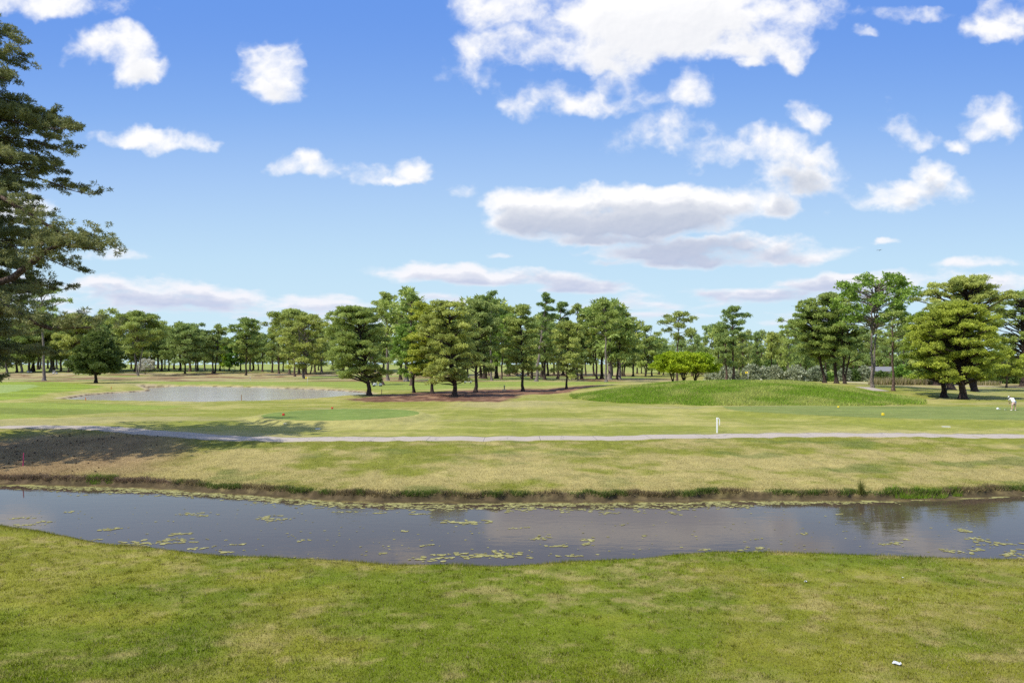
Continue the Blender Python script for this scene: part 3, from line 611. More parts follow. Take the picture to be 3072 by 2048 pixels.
# ------------------------------------------------------------------ trees
def foliage(C, rad, per, leaf, flat=.7, up=.35, wid=.34, tb=None):
    """leaf-sized triangles radiating from puff centres C (n,3)"""
    n = len(C); rep = np.repeat(np.arange(n), per); m = len(rep)
    d = rng.normal(size=(m, 3)); d[:, 2] += up; d /= np.linalg.norm(d, axis=1)[:, None]
    p = C[rep]+d*(rad[rep]*rng.uniform(.35, 1.0, m))[:, None]*np.array([1, 1, flat])
    a = d+.55*rng.normal(size=(m, 3)); a /= np.linalg.norm(a, axis=1)[:, None]
    b = np.cross(a, rng.normal(size=(m, 3))); b /= np.linalg.norm(b, axis=1)[:, None]+1e-9
    l_ = leaf*rng.uniform(.6, 1.3, m); V = np.empty((m, 3, 3))
    V[:, 0] = p-b*(l_*wid)[:, None]; V[:, 1] = p+b*(l_*wid)[:, None]; V[:, 2] = p+a*l_[:, None]
    t = (rng.uniform(.25, .75, n) if tb is None else tb)[rep]+rng.uniform(-.28, .28, m)
    return V.reshape(-1, 3), np.repeat(t, 3)
ENV = {
 'dome': lambda f: np.clip(1-np.abs((f-.46)/.62)**2.5, 0, 1)**.5,
 'umbrella': lambda f: np.where(f > .55, np.sqrt(np.clip(1-((f-.55)/.46)**2, 0, 1)), .30+.70*np.clip(f/.55, 0, 1)),
 'tall': lambda f: np.sqrt(np.clip(1-((f-.45)/.58)**2, 0, 1))*.95+.05,
 'cone': lambda f: np.clip(1.02-f, 0, 1)**.75*(.75+.25*np.clip(f/.12, 0, 1)),
 'low': lambda f: np.sqrt(np.clip(1-(f*.98)**2, 0, 1)),
}
def make_tree(name, label, cat, pos, H, zb, RR, form='dome', pal='olive', bark='bark', tr=.3, pads=34, off=0., leaf=.34, dens=1.0, group=None, forks=1, lean=0., padr=(.17, .27), flat=.36, seed=0, ry=.85, stem_show=1.0, airy=1.0):
    """pos: base; H: height; zb: crown base height; RR: crown radius; off: crown centre shifted sideways"""
    global rng
    rng = np.random.default_rng(1000+seed)
    root = empty(name, pos, 0, label, cat, group)
    # trunk line(s)
    TV, TQ, nb = [], [], 0
    def addt(p, r, n=7):
        nonlocal nb
        V, Q = tube_np(p, r, n); TV.append(V); TQ.append(Q+nb); nb += len(V)
    def trunk_pt(z):
        k = np.clip(z/H, 0, 1); return np.array([off*k**1.2+lean*k*(1-k)*H*.4, .15*math.sin(seed*1.7)*k*H*.1, z])
    zs = np.r_[-.4, 0, .25, .6, 1.2, np.linspace(2, H*.93, 9)]
    zs = zs[zs < H*.94]
    rr = tr*(1-.80*np.clip(zs/H, 0, 1)**.9)*(1+.85*np.exp(-np.maximum(zs, 0)/.45)); wob = .12*tr/.3*np.sin(zs*.9+seed)
    pts = np.array([trunk_pt(z) for z in zs]); pts[:, 0] += wob*(zs > 1)
    if forks == 1: addt(pts, rr, 9)
    else:
        for k in range(forks):
            a = 2*math.pi*k/forks+seed; sp = RR*(.42 if form == 'low' else .30)
            q = pts.copy(); w_ = np.clip(zs/H, 0, 1)**.8; q[:, 0] += math.cos(a)*sp*w_; q[:, 1] += math.sin(a)*sp*w_*.8; addt(q, rr*(.62 if k else .8), 7)
    # foliage pads
    pc, prd = [], []; H0 = zb; span = H-zb; pads = int(pads*1.2)
    open_ = pal in ('olive', 'mid', 'gold') and form != 'low'
    nl_ = max(6, int(pads/(2.1 if pads > 48 else 2.6) if open_ else pads))
    for i in range(nl_):
        f = (i+rng.uniform(0, 1))/nl_; f = f**(.92 if form != 'umbrella' else .62); e = RR*float(ENV[form](np.float64(f)))*rng.uniform(*((.88, 1.28) if open_ else (.92, 1.18)))
        a = i*2.399963+rng.uniform(-.5, .5)+seed
        for j in range(3 if open_ else 1):
            aa = a+rng.normal(0, .22)*(j < 2)*(1 if open_ else 0); kr = (1.0, .72, .42)[j]*rng.uniform(.9, 1.05) if open_ else math.sqrt(rng.uniform(.22, 1))
            if open_ and j == 2 and rng.random() < .35: continue
            pr = RR*rng.uniform(*padr)*(.95 if open_ else 1); rad = max(e*kr-pr*(.55 if open_ else .12), 0)
            z = H0+f*span-pr*flat*.6*(f > .8)-(.10*RR*(kr-.6)*(1-f)+rng.normal(0, .012)*H)*open_
            c0 = trunk_pt(max(z, .5)); cx_ = off*min(1, .55+.5*f)
            pc.append((cx_+math.cos(aa)*rad, c0[1]+math.sin(aa)*rad*ry, max(z, .8))); prd.append(pr)
    if open_: pc.append((off, 0, H-RR*.12)); prd.append(RR*padr[1]*.9)
    pc = np.array(pc); prd = np.array(prd)
    for c, pr in zip(pc, prd):
        h_ = math.hypot(c[0]-trunk_pt(c[2])[0], c[1]); z0 = max(c[2]-h_*rng.uniform(.25, .6), zb*.72 if form != 'low' else .5); s0 = trunk_pt(min(z0, H*.88))
        if h_ < .4: continue
        mid = s0*.5+c*.5+np.array([0, 0, h_*.06*rng.uniform(-1, 1.5)]); q1 = s0*.78+c*.22+np.array([0, 0, .04*h_]); r0 = tr*.36*min(1, h_/3+.25)
        addt([s0, q1, mid, c*.8+mid*.2, c], [r0, r0*.8, r0*.6, r0*.38, r0*.2], 5)
        for _ in range(2):
            e_ = c+np.array([rng.normal()*pr*.5, rng.normal()*pr*.5, rng.uniform(-.1, .25)*pr]); addt([mid*.4+c*.6, e_], [r0*.3, r0*.1], 4)
    cs, rs, tb = [], [], []
    pf = max(.30, leaf*1.25)
    for c, pr in zip(pc, prd):
        base = rng.uniform(.25, .7); m = int(np.clip(9*airy*(pr/pf/2.2)**1.6, 5, 46)*dens); 
        q = rng.normal(size=(m, 3)); q /= np.linalg.norm(q, axis=1)[:, None]; q *= rng.uniform(.3, 1, (m, 1))**.5*pr; q[:, 2] = np.abs(q[:, 2])*flat*1.3-pr*flat*.45+rng.normal(size=m)*pf*.12
        cs.append(c+q); rs.append(pf*rng.uniform(.75, 1.3, m)); tb.append(base+rng.uniform(-.12, .12, m))
    cs = np.concatenate(cs); rs = np.concatenate(rs); tb = np.concatenate(tb)
    V, t_ = foliage(cs, rs, max(12, int((34 if open_ else 28)*dens)), leaf, .75, wid=.26 if open_ else .34, tb=tb)
    npmesh('trunk', np.concatenate(TV), np.concatenate(TQ), M[bark], root, smooth=True)
    npmesh('crown', V, np.arange(len(V)).reshape(-1, 3), L[pal], root, attrs={'tint': t_})
    return root
_s = [0]
def T(base, xl, xr, yt_, yb, label, form='dome', pal='olive', D=None, name='pine_tree', cat='pine tree', grow=None, **kw):
    """tree from picture measurements: base (X, Y), crown left/right/top/bottom in photo pixels"""
    _s[0] += 1
    if D is None: x, y, z = hit(*base)
    else: x, y = (base[0]-1536)/F*D, D; z = hz(x, y)
    m = y/F; H = EYE+(HZ-yt_)*m-z; zb = EYE+(HZ-yb)*m-z; RR = (xr-xl)/2*m; off = ((xl+xr)/2-base[0])*m
    kw.setdefault('leaf', max(.22, .0024*y)); kw.setdefault('tr', max(.2, .018*H)); kw.setdefault('seed', _s[0])
    return make_tree(name, label, cat, (x, y, z), H, max(zb, .6), RR, form, pal, off=off, group=grow, **kw)
def TZ(zf, bx, by, xl, xr, yt_, yb, label, *a, **k):
    b = zf(bx, by); return T(b, zf(xl, 0)[0], zf(xr, 0)[0], zf(0, yt_)[1], zf(0, yb)[1], label, *a, **k)
# left side
TZ(Z1, 405, 893, 130, 600, 5, 420, 'tall slender thin-crowned pine nearest the left edge, standing by the left green', 'umbrella', 'olive', pads=24, tr=.52, bark='barkg', dens=.8, stem_show=1)
TZ(Z1, 880, 915, 650, 1155, 440, 815, 'short wide dark green cedar on the peninsula left of the pond', 'cone', 'dark', name='cedar_tree', cat='cedar tree', pads=60, forks=2, tr=.55, bark='barkd', padr=(.2, .32), flat=.5, dens=1.2)
TZ(Z1, 1270, 850, 1010, 1535, 268, 620, 'spreading umbrella pine with forked trunk beyond the pond left end', 'umbrella', 'olive', pads=50, forks=2, tr=.55, bark='barkg', padr=(.13, .24), flat=.3)
TZ(Z1, 1333, 835, 1283, 1432, 692, 792, 'small white flowering dogwood right of the forked umbrella pine', 'dome', 'white', name='dogwood_tree', cat='dogwood', pads=34, tr=.12, leaf=.36, forks=2, flat=.6, padr=(.2, .36), dens=.7)
TZ(Z1, 1700, 830, 1500, 1915, 376, 710, 'broad dark round-topped pine right of the white dogwood', 'dome', 'mid', pads=50, tr=.5, bark='barkd', padr=(.13, .25), flat=.32)
TZ(Z1, 1972, 828, 1900, 2112, 380, 640, 'narrow pine with leaning thin trunk between two broad pines', 'tall', 'mid', pads=22, lean=.3, bark='barkd')
TZ(Z1, 2260, 845, 2120, 2420, 325, 650, 'tall dark-trunked pine right of the narrow leaning pine', 'dome', 'olive', pads=42, tr=.5, bark='barkd', padr=(.14, .26), flat=.32)
TZ(Z2, 210, 832, 90, 300, 320, 700, 'mid-size pine left of the tall umbrella pine by the pond', 'dome', 'olive', pads=26)
TZ(Z2, 357, 857, 90, 560, 243, 560, 'tallest umbrella-topped pine right of centre behind the pond', 'umbrella', 'olive', pads=54, tr=.5, padr=(.12, .23), flat=.3)
TZ(Z2, 440, 875, 235, 655, 300, 760, 'light green pine with three spreading stems behind the pond', 'dome', 'olive', pads=56, forks=3, tr=.5, bark='barkg', flat=.3, padr=(.13, .24))
TZ(Z1, 628, 820, 540, 970, 285, 650, 'wide pine crown filling the grove behind the cedar', 'dome', 'olive', pads=44, tr=.5, bark='barkd')
TZ(Z1, 820, 828, 830, 1085, 340, 640, 'pine crown between the cedar top and the forked umbrella pine', 'dome', 'mid', pads=32, tr=.4, bark='barkd')
TZ(Z1, 200, 822, -20, 340, 370, 720, 'thick-trunked pine left of the slender pine, low branches', 'dome', 'olive', pads=40, tr=.7, bark='barkg')
TZ(Z1, 65, 822, -160, 180, 430, 760, 'low-crowned pine in the grove at the left photo edge', 'dome', 'olive', pads=34, tr=.6, bark='barkg')
TZ(Z1, 290, 815, 180, 610, 300, 640, 'pine crown filling the gap between slender pine and cedar', 'dome', 'mid', pads=44, tr=.5, bark='barkd')
TZ(Z1, 2160, 812, 2060, 2240, 520, 760, 'small bright green leafy tree left of the tall dark-trunked pine', 'dome', 'fresh', name='broadleaf_tree', cat='tree', pads=26, tr=.2)
TZ(Z1, 2060, 812, 1985, 2120, 545, 760, 'small yellow-green leafy tree right of the leaning pine', 'dome', 'lime', name='broadleaf_tree', cat='tree', pads=22, tr=.18, dens=.8)
TZ(Z2, 500, 832, 470, 700, 470, 760, 'lower dark pine just right of the three-stemmed light pine', 'dome', 'mid', pads=28, tr=.4)
# central row on the berm
TZ(Z2, 2255, 880, 2160, 2420, 290, 760, 'bright green crown in the gap right of the fifth berm pine', 'dome', 'fresh', pads=36, tr=.35)
TZ(Z2, 1040, 1030, 648, 1180, 205, 880, 'big dense pine at the pond right tip, leftmost of the berm row', 'dome', 'olive', pads=80, tr=.36, bark='barkd', padr=(.19, .28))
TZ(Z2, 1210, 893, 1040, 1350, 90, 560, 'very tall grey-trunked pine rising behind the leftmost berm pine', 'umbrella', 'olive', pads=34, tr=.55, bark='barkg')
TZ(Z2, 1165, 880, 700, 960, 222, 640, 'darker pine peeking out left behind the leftmost berm pine', 'dome', 'mid', pads=30, D=190)
TZ(Z2, 1450, 1005, 1240, 1600, 380, 850, 'small bright green young pine, second trunk of the berm row', 'dome', 'fresh', pads=46, tr=.26, bark='barkd')
TZ(Z2, 1618, 1012, 1370, 1760, 190, 850, 'yellow-green pine, third trunk of the berm row', 'dome', 'gold', pads=66, tr=.3, bark='barkd', padr=(.2, .3))
TZ(Z2, 1825, 1035, 1530, 2010, 160, 900, 'large grey-green dense pine, fourth trunk of the berm row', 'dome', 'olive', pads=84, tr=.36, bark='barkd', padr=(.19, .28))
TZ(Z2, 2018, 998, 1860, 2260, 165, 800, 'large rounded pine, fifth trunk of the berm row', 'dome', 'mid', pads=64, tr=.34, bark='barkd', padr=(.2, .3))
TZ(Z2, 1430, 890, 1330, 1520, 98, 500, 'tall pine whose tufted top pokes up above the yellow-green pine', 'tall', 'olive', pads=26, D=185)
TZ(Z2, 2165, 893, 2040, 2285, 85, 500, 'tall grey-trunked pine with open top leaning out right above the row', 'umbrella', 'mid', pads=22, bark='barkg', tr=.42, lean=-.1)
TZ(Z3, 100, 990, -100, 250, 205, 830, 'bright round-crowned pine, right of the ball washer', 'dome', 'olive', pads=60, tr=.30, bark='barkd', padr=(.2, .3))
TZ(Z3, 500, 970, 345, 700, 350, 845, 'shorter light pine at the right end of the berm row', 'dome', 'olive', pads=46, tr=.22, bark='barkd')
TZ(Z3, 225, 900, 215, 430, 95, 560, 'tall pine with round tuft top behind the bright round-crowned pine', 'tall', 'mid', pads=36, bark='barkg')
TZ(Z3, 420, 880, 350, 560, 172, 600, 'tall dark pine just right of the round tuft top', 'dome', 'mid', pads=32)
TZ(Z3, 597, 885, 520, 690, 192, 600, 'tall pine with flat wispy top left of the tall bare-trunked pine', 'umbrella', 'mid', pads=24)
TZ(Z3, 865, 905, 700, 1010, 160, 500, 'tall pine with long bare grey trunk in front of the wood right end', 'tall', 'olive', pads=44, bark='barkg', tr=.42)
TZ(Z3, 780, 880, 620, 860, 235, 620, 'pine with reddish trunk left behind the bare-trunked pine', 'dome', 'olive', pads=32, tr=.42)
TZ(Z3, 965, 885, 880, 1160, 275, 660, 'dark pine right behind the bare-trunked pine', 'dome', 'olive', pads=38, tr=.42, bark='barkd')
TZ(Z3, 1225, 858, 1130, 1375, 393, 790, 'lower pine with forked dark trunk left of the lone umbrella pine', 'dome', 'olive', pads=36, forks=2, tr=.45, bark='barkd')
TZ(Z3, 1110, 855, 1040, 1240, 400, 720, 'dark narrow pine left of the lower forked pine', 'tall', 'mid', pads=26, bark='barkd')
# right of centre
TZ(Z3, 1515, 884, 1357, 1712, 266, 560, 'lone umbrella pine rising behind the lime green rounded trees', 'umbrella', 'mid', pads=26, tr=.36, D=215, padr=(.17, .27), flat=.34)
for k, (bx_, xl_, xr_, lb) in enumerate([(1478,1298,1610,'leftmost of the three low lime green rounded trees'),(1580,1400,1770,'middle of the three low lime green rounded trees'),(1682,1570,1885,'rightmost of the three low lime green rounded trees')]):
    TZ(Z3, bx_, 888, xl_, xr_, 640 if k < 2 else 648, 800, lb, 'low', 'lime', name='crape_myrtle_tree', cat='small tree', pads=80, forks=4, tr=.2, D=176+k*2, grow='lime green trees behind the mound', padr=(.2, .3), bark='barkd', dens=1.25, flat=.5)
TZ(Z3, 2035, 887, 1860, 2185, 228, 600, 'tall pine with tapering tiered crown right of the lime green trees', 'tall', 'mid', pads=32, tr=.34, D=170, padr=(.17, .3))
TZ(Z3, 1970, 890, 1850, 2060, 470, 740, 'lower thin pine beside the tiered-crown pine', 'dome', 'mid', pads=24, tr=.30, D=168)
# right cluster
TZ(Z4, 520, 1047, 110, 620, 380, 880, 'leaning wide pine with long low branch pointing left', 'umbrella', 'olive', pads=40, tr=.32, D=150, off_=0) if False else TZ(Z4, 520, 1047, 120, 620, 390, 860, 'pine with branches reaching left at the mound right shoulder', 'umbrella', 'olive', pads=50, tr=.34, D=150, bark='barkd', padr=(.11, .2), flat=.32)
TZ(Z4, 628, 1055, 310, 830, 252, 830, 'tall full pine standing middle of the three shoulder pines', 'dome', 'olive', pads=66, tr=.38, D=148, bark='barkd')
TZ(Z4, 706, 1068, 560, 900, 470, 880, 'low forked pine right of the three shoulder pines', 'dome', 'mid', pads=34, forks=2, tr=.36, D=146, bark='barkd')
TZ(Z4, 960, 1108, 620, 1360, 68, 520, 'tall airy broad-leaved tree with fresh green leaves against the sky', 'dome', 'fresh', name='broadleaf_tree', cat='tree', pads=76, tr=.34, bark='barkg', padr=(.08, .15), flat=.9, dens=.72, forks=2, leaf=.44, airy=1.6)
TZ(Z4, 960, 1109, 820, 1080, 480, 800, 'small pine in front of the broad-leaved tree trunk', 'dome', 'mid', pads=22, tr=.25, D=176)
TZ(Z4, 1150, 1140, 985, 1290, 405, 750, 'thin see-through pine with slim reddish trunk', 'dome', 'olive', pads=26, tr=.25, padr=(.16, .26), dens=.8)
TZ(Z4, 1615, 1200, 1240, 1800, 420, 1020, 'golden green pine, left of the two front pines at right', 'dome', 'gold', pads=86, tr=.42, bark='barkd', padr=(.16, .25))
TZ(Z4, 1790, 1218, 1400, 2085, 330, 1040, 'golden green big pine, right of the two front pines at right', 'dome', 'gold', pads=130, tr=.52, bark='barkd', padr=(.15, .23))
TZ(Z4, 1900, 1148, 1420, 2200, 86, 640, 'tallest umbrella pine behind the golden green front pines', 'umbrella', 'olive', pads=70, tr=.65, bark='barkd', padr=(.10, .19), forks=2, flat=.32)
TZ(Z4, 1680, 1130, 1330, 1760, 330, 760, 'pine hidden behind the golden pines, second trunk from left', 'dome', 'olive', pads=34, tr=.6, bark='barkd')
TZ(Z4, 1548, 1088, 1250, 1600, 560, 940, 'pine behind the golden pines, leftmost of the rear trunks', 'dome', 'mid', pads=34, tr=.6, bark='barkd')
TZ(Z4, 2340, 1098, 2050, 2650, 220, 880, 'open-branched pine cut off by the right edge', 'dome', 'olive', pads=74, tr=.55, bark='barkd', padr=(.11, .2), flat=.3)
TZ(Z4, 2190, 1090, 2000, 2420, 780, 1000, 'small golden pine in front of the dark hedge at far right', 'dome', 'gold', pads=30, tr=.2, D=165)

# ---- background pines: six grown trees, then copies
def copy_tree(o, loc, rz, sc_, label=None):
    c = o.copy(); COL.objects.link(c); c.location = loc; c.rotation_euler = (0, 0, rz); c.scale = sc_
    if label: c['label'] = label
    for ch in list(o.children):
        d = ch.copy(); COL.objects.link(d); d.parent = c
    return c
BG = [(155,820,17),(270,812,17),(310,812,18),(352,792,19),(372,785,18),(440,782,20),(470,803,19),(495,800,20),(520,790,18),(560,806,17),(665,800,19),(745,806,22),(905,800,22),(965,806,21),(1040,812,20),(1090,800,18),(1205,783,17),(1245,812,19),(1310,800,15),(1385,802,15),(1415,790,17),(1450,785,18),(1485,806,17),(1515,786,15),(1552,803,16),(1600,790,15),(1655,796,17),(1745,811,17),(1800,809,18),(1818,800,17),(1880,795,15),(1955,822,16),(2022,806,13),(2105,800,14),(2210,800,16),(2300,812,17),(2325,800,15)]
LBL = 'pine of the dense grove behind the pond, left of centre'; LBC = 'pine trunk of the shaded wood behind the central berm row'; LBR = 'distant pine of the tall thin row behind the shrubs at right'
protos = []
MARKS = [(-99,'left photo edge'),(132,'slender left pine'),(287,'dark cedar'),(415,'forked umbrella pine'),(555,'round-topped pine'),(738,'tall dark-trunked pine'),(912,'three-stemmed pine'),(1107,'leftmost berm pine'),(1296,'yellow-green berm pine'),(1427,'fifth berm pine'),(1568,'ball washer pine'),(1700,'last berm pine'),(1818,'bare grey-trunked pine'),(1936,'lower forked pine'),(2040,'lime green trees'),(2200,'tiered-crown pine'),(2474,'leftmost shoulder pine'),(2617,'tall broad-leaved tree'),(2831,'golden pines'),(3000,'right photo edge')]
ORD = 'first second third fourth fifth sixth seventh eighth ninth tenth eleventh twelfth thirteenth fourteenth fifteenth sixteenth seventeenth eighteenth nineteenth twentieth'.split()
BGX = []
def seg(X, kind='background', lst=None):
    lst = BGX if lst is None else lst
    i = max(k for k in range(len(MARKS)) if MARKS[k][0] <= X); a = MARKS[i][0]; b = MARKS[i+1][0] if i+1 < len(MARKS) else 1e9
    n = sum(1 for q in lst if a <= q < X)
    if i+1 < len(MARKS): return f'{ORD[n]} {kind} pine from left between {MARKS[i][1]} and {MARKS[i+1][1]}'
    return f'{ORD[n]} {kind} pine from left, right of the golden pines by the photo edge'
specs = [('dome','mid',6.0,'barkd'),('umbrella','olive',5.5,'barkd'),('tall','mid',4.6,'bark'),('dome','olive',5.2,'barkg'),('umbrella','mid',5.2,'barkd'),('dome','mid',4.8,'bark')]
rr_ = random.Random(11)
def bgpine(X, Y, Hh, label, group, D=None, k=None, w=1.15):
    if D is None: x, y, z = hit(X, Y)
    else: x, y = (X-1536)/F*D, D; z = hz(x, y)
    k = rr_.randrange(6) if k is None else k
    if len(protos) <= k or protos[k] is None:
        while len(protos) <= k: protos.append(None)
        f_, p_, r0, bk = specs[k]; _s[0] += 1
        protos[k] = make_tree('pine_tree', label, 'pine tree', (x, y, z), 20, 5.2 if f_ != 'umbrella' else 7, r0*1.12, f_, p_, bk, tr=.42, pads=30, leaf=.85, group=group, seed=_s[0], padr=(.22, .34), dens=.75)
        protos[k].scale = (Hh/20*w, Hh/20*w, Hh/20); return
    s_ = Hh/20; c = copy_tree(protos[k], (x, y, z), rr_.uniform(0, 6.28), (s_*w*rr_.uniform(.85, 1.15), s_*w*rr_.uniform(.85, 1.15), s_), label); c['group'] = group
GROVE = [(Z1, 1.62, 'pines of the grove behind the pond', BG)]
GROVE.append((Z2, 1.55, 'pines of the grove behind the pond', [(150,818,17),(308,834,20),(395,826,17),(540,815,14),(603,818,17),(60,812,17),(20,800,15),(250,806,14),(460,838,15),(575,800,13)]))
GROVE.append((Z2, 1.72, 'pines of the wood behind the berm', [(705,800,16),(800,806,16),(880,812,15),(960,806,17),(1050,815,15),(1090,818,16),(1170,800,18),(1328,885,15),(1380,900,16),(1560,830,17),(1640,845,17),(1720,850,17),(1790,840,17),(1850,893,14),(1945,860,15),(2065,875,16),(2100,878,17),(2140,850,15),(2210,875,16),(2320,856,17)]))
GROVE.append((Z3, 1.55, 'pines of the wood behind the berm', [(40,832,16),(145,846,16),(180,880,17),(275,862,18),(300,886,18),(328,850,15),(385,836,15),(470,842,15),(560,840,15),(575,848,16),(640,878,14),(675,850,14),(750,852,16),(825,877,18),(895,886,17),(920,850,14),(985,880,17),(1012,852,15),(1032,856,16),(1115,853,15),(1150,830,12),(1190,826,11),(1285,850,14),(1390,842,11),(1350,835,12)]))
BGX += [zf(X, Y)[0] for zf, m_, g_, ls in GROVE for X, Y, Hh in ls]
for zf, m_, g_, ls in GROVE:
    for X, Y, Hh in ls: bgpine(*zf(X, Y), Hh*m_*rr_.uniform(.80, 1.14), seg(zf(X, Y)[0]), g_)
R1 = [(2080+i*19+rr_.uniform(-7, 7), rr_.uniform(19, 24), rr_.uniform(285, 360)) for i in range(34)]; R2 = [(2040+i*70+rr_.uniform(-20, 20), rr_.uniform(14, 20), rr_.uniform(370, 420)) for i in range(15)]
for X, Hh, Dd in R1: bgpine(X, 0, Hh, seg(X, 'distant thin', [q[0] for q in R1]), 'distant pines behind the right shrubs', D=Dd, w=.72)
for X, Hh, Dd in R2: bgpine(X, 0, Hh, seg(X, 'farthest low', [q[0] for q in R2]), 'distant pines behind the right shrubs', D=Dd, w=1.0)

# ---- shrubs
def bush(pos, w, h, pal, label, group=None, n=None, leaf=.3, seed=0, name='shrub', cat='shrub', dep=.7):
    global rng
    rng = np.random.default_rng(4000+seed); root = empty(name, pos, 0, label, cat, group)
    n = n or int(60*w*h/6+30); d = rng.normal(size=(n, 3)); d[:, 2] = np.abs(d[:, 2]); d /= np.linalg.norm(d, axis=1)[:, None]; k = rng.uniform(.55, 1, (n, 1))**.6
    lump = (.8+.35*fbm(d[:, 0]*2+seed, d[:, 2]*2+d[:, 1]*2, seed, 2))[:, None]
    C = d*k*lump*np.array([w/2, w/2*dep, h]); pf = max(.28, leaf*1.1); C[:, 2] = np.clip(C[:, 2]-pf*.3, .1, None)
    V, t_ = foliage(C, np.full(n, pf)*rng.uniform(.8, 1.4, n), 24, leaf, .8, .4, .3)
    ST = []; SQ = []; b = 0
    for i in range(0, n, max(1, n//14)):
        v_, q_ = tube_np([(C[i, 0]*.1, C[i, 1]*.1, -.1), tuple(C[i]*.55), tuple(C[i])], [.06, .04, .015], 4); ST.append(v_); SQ.append(q_+b); b += len(v_)
    npmesh('stems', np.concatenate(ST), np.concatenate(SQ), M['barkd'], root)
    npmesh('foliage', V, np.arange(len(V)).reshape(-1, 3), L[pal], root, attrs={'tint': t_}); return root
SH = [(Z3,1935,882,290,125,'silver','silvery arching shrub leftmost of the pale shrub row'),(Z3,2215,880,200,135,'silver','silvery arching shrub second from the left in the pale row'),(Z3,2340,882,150,115,'silver','low silvery shrub between two rounder pale shrubs'),
 (Z4,60,1032,160,130,'silver','rounded silvery shrub right of the yellow flag'),(Z4,255,1038,200,132,'silver','wide silvery shrub left of the three shoulder pines'),(Z4,430,1042,190,130,'silver','silvery shrub directly behind the leftmost shoulder pine'),(Z4,560,1035,90,60,'fresh','small bright green shrub between two shoulder pine trunks'),
 (Z4,705,1052,130,120,'silver','silvery shrub behind the low forked pine'),(Z4,785,1052,130,110,'dark','dark rounded shrub among the silvery shrubs'),(Z4,885,1053,130,145,'silver','rightmost silvery shrub, beside the grey trunk'),(Z4,1045,1010,140,55,'dark','low dark shrub in front of the grey roof'),
 (Z4,1215,1040,170,135,'fresh','bright green leafy shrub right of the slim reddish trunk'),(Z4,1350,1050,160,90,'mid','mid green shrub left of the golden pines'),(Z4,1450,1060,200,120,'dark','dark shrub behind the golden pines'),
 (Z4,2010,1088,190,210,'dark','dark hedge shrub just right of the golden pines'),(Z4,2150,1092,200,220,'dark','tall dark hedge shrub second from the right edge'),(Z4,2310,1098,220,230,'dark','tall dark hedge shrub at the right edge'),(Z4,1870,1086,180,170,'dark','dark hedge shrub behind the thick golden pine trunk')]
for i, (zf, bx_, by_, w_, h_, pal, lb) in enumerate(SH):
    X, Y = zf(bx_, by_); Dd = 235 if zf is Z3 or bx_ < 1000 else 205
    x, y = (X-1536)/F*Dd, Dd; z = hz(x, y); m = Dd/F; top = EYE+(HZ-(Y-h_/3.0625))*m
    bush((x, y, z), w_/3.0625*m*1.1, max(top-z, 1.5), pal, lb, 'shrubs along the right boundary', leaf=.62, seed=i, n=int(90+w_*.5))
for i, (bx_, w_, lb) in enumerate([(1040,170,'pale reed grass clump left in the row behind the far path'),(1190,170,'pale reed grass clump in the middle behind the far path'),(1340,180,'pale reed grass clump left of the golden pine trunks'),(1480,170,'pale reed grass clump behind the leftmost rear trunk'),(1720,120,'pale reed grass seen between the golden pine trunks'),(2000,200,'low tan reed grass in front of the dark hedge')]):
    X, Y = Z4(bx_, 1066); Dd = 192; x, y = (X-1536)/F*Dd, Dd; m = Dd/F; n = 900; z = hz(x, y); px_ = rng.uniform(-.5, .5, n)*w_/3.06*m*1.15; py_ = rng.uniform(-1.5, 1.5, n)
    c = np.array([[.26, .25, .09]])*rng.uniform(.6, 1.3, (n, 1)); k = rng.random(n) < .4; c[k] = np.array([.46, .38, .24])*rng.uniform(.8, 1.2, (k.sum(), 1))
    o = blades('reed_clump', px_, py_, rng.uniform(.9, 2.6, n)*(.6 if i == 5 else 1), rng.uniform(.08, .2, n), c, .35, z=np.zeros(n)); o.location = (x, y, z); del o['kind']; tag(o, lb, 'reed grass', 'reeds along the far right path')
# far wood closing the view: nobody could count it
rng = np.random.default_rng(77)
n = 6500; u_ = rng.uniform(-.95, .95, n); D = rng.uniform(560, 680, n); x = u_*D; hh = 9+11*fbm(u_*22, u_*0, 111, 4)+4*fbm(u_*90, u_*0, 112, 2); z = height(x, D)
C = np.stack([x, D, z+rng.random(n)**.7*hh], 1); V, t_ = foliage(C, rng.uniform(1.2, 2.6, n), 16, 1.7, .8, .4, .34)
tag(npmesh('far_wood', V, np.arange(len(V)).reshape(-1, 3), L['mid'], attrs={'tint': t_}), 'distant dark green wood closing the horizon', 'wood', kind='stuff')
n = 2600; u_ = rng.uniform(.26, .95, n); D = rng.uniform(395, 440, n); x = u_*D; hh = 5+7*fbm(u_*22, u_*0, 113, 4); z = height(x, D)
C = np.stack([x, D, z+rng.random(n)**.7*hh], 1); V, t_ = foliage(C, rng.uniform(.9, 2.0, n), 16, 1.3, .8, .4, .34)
tag(npmesh('understory', V, np.arange(len(V)).reshape(-1, 3), L['dark'], attrs={'tint': t_}), 'dark undergrowth filling the space under the distant pines at right', 'undergrowth', kind='stuff')

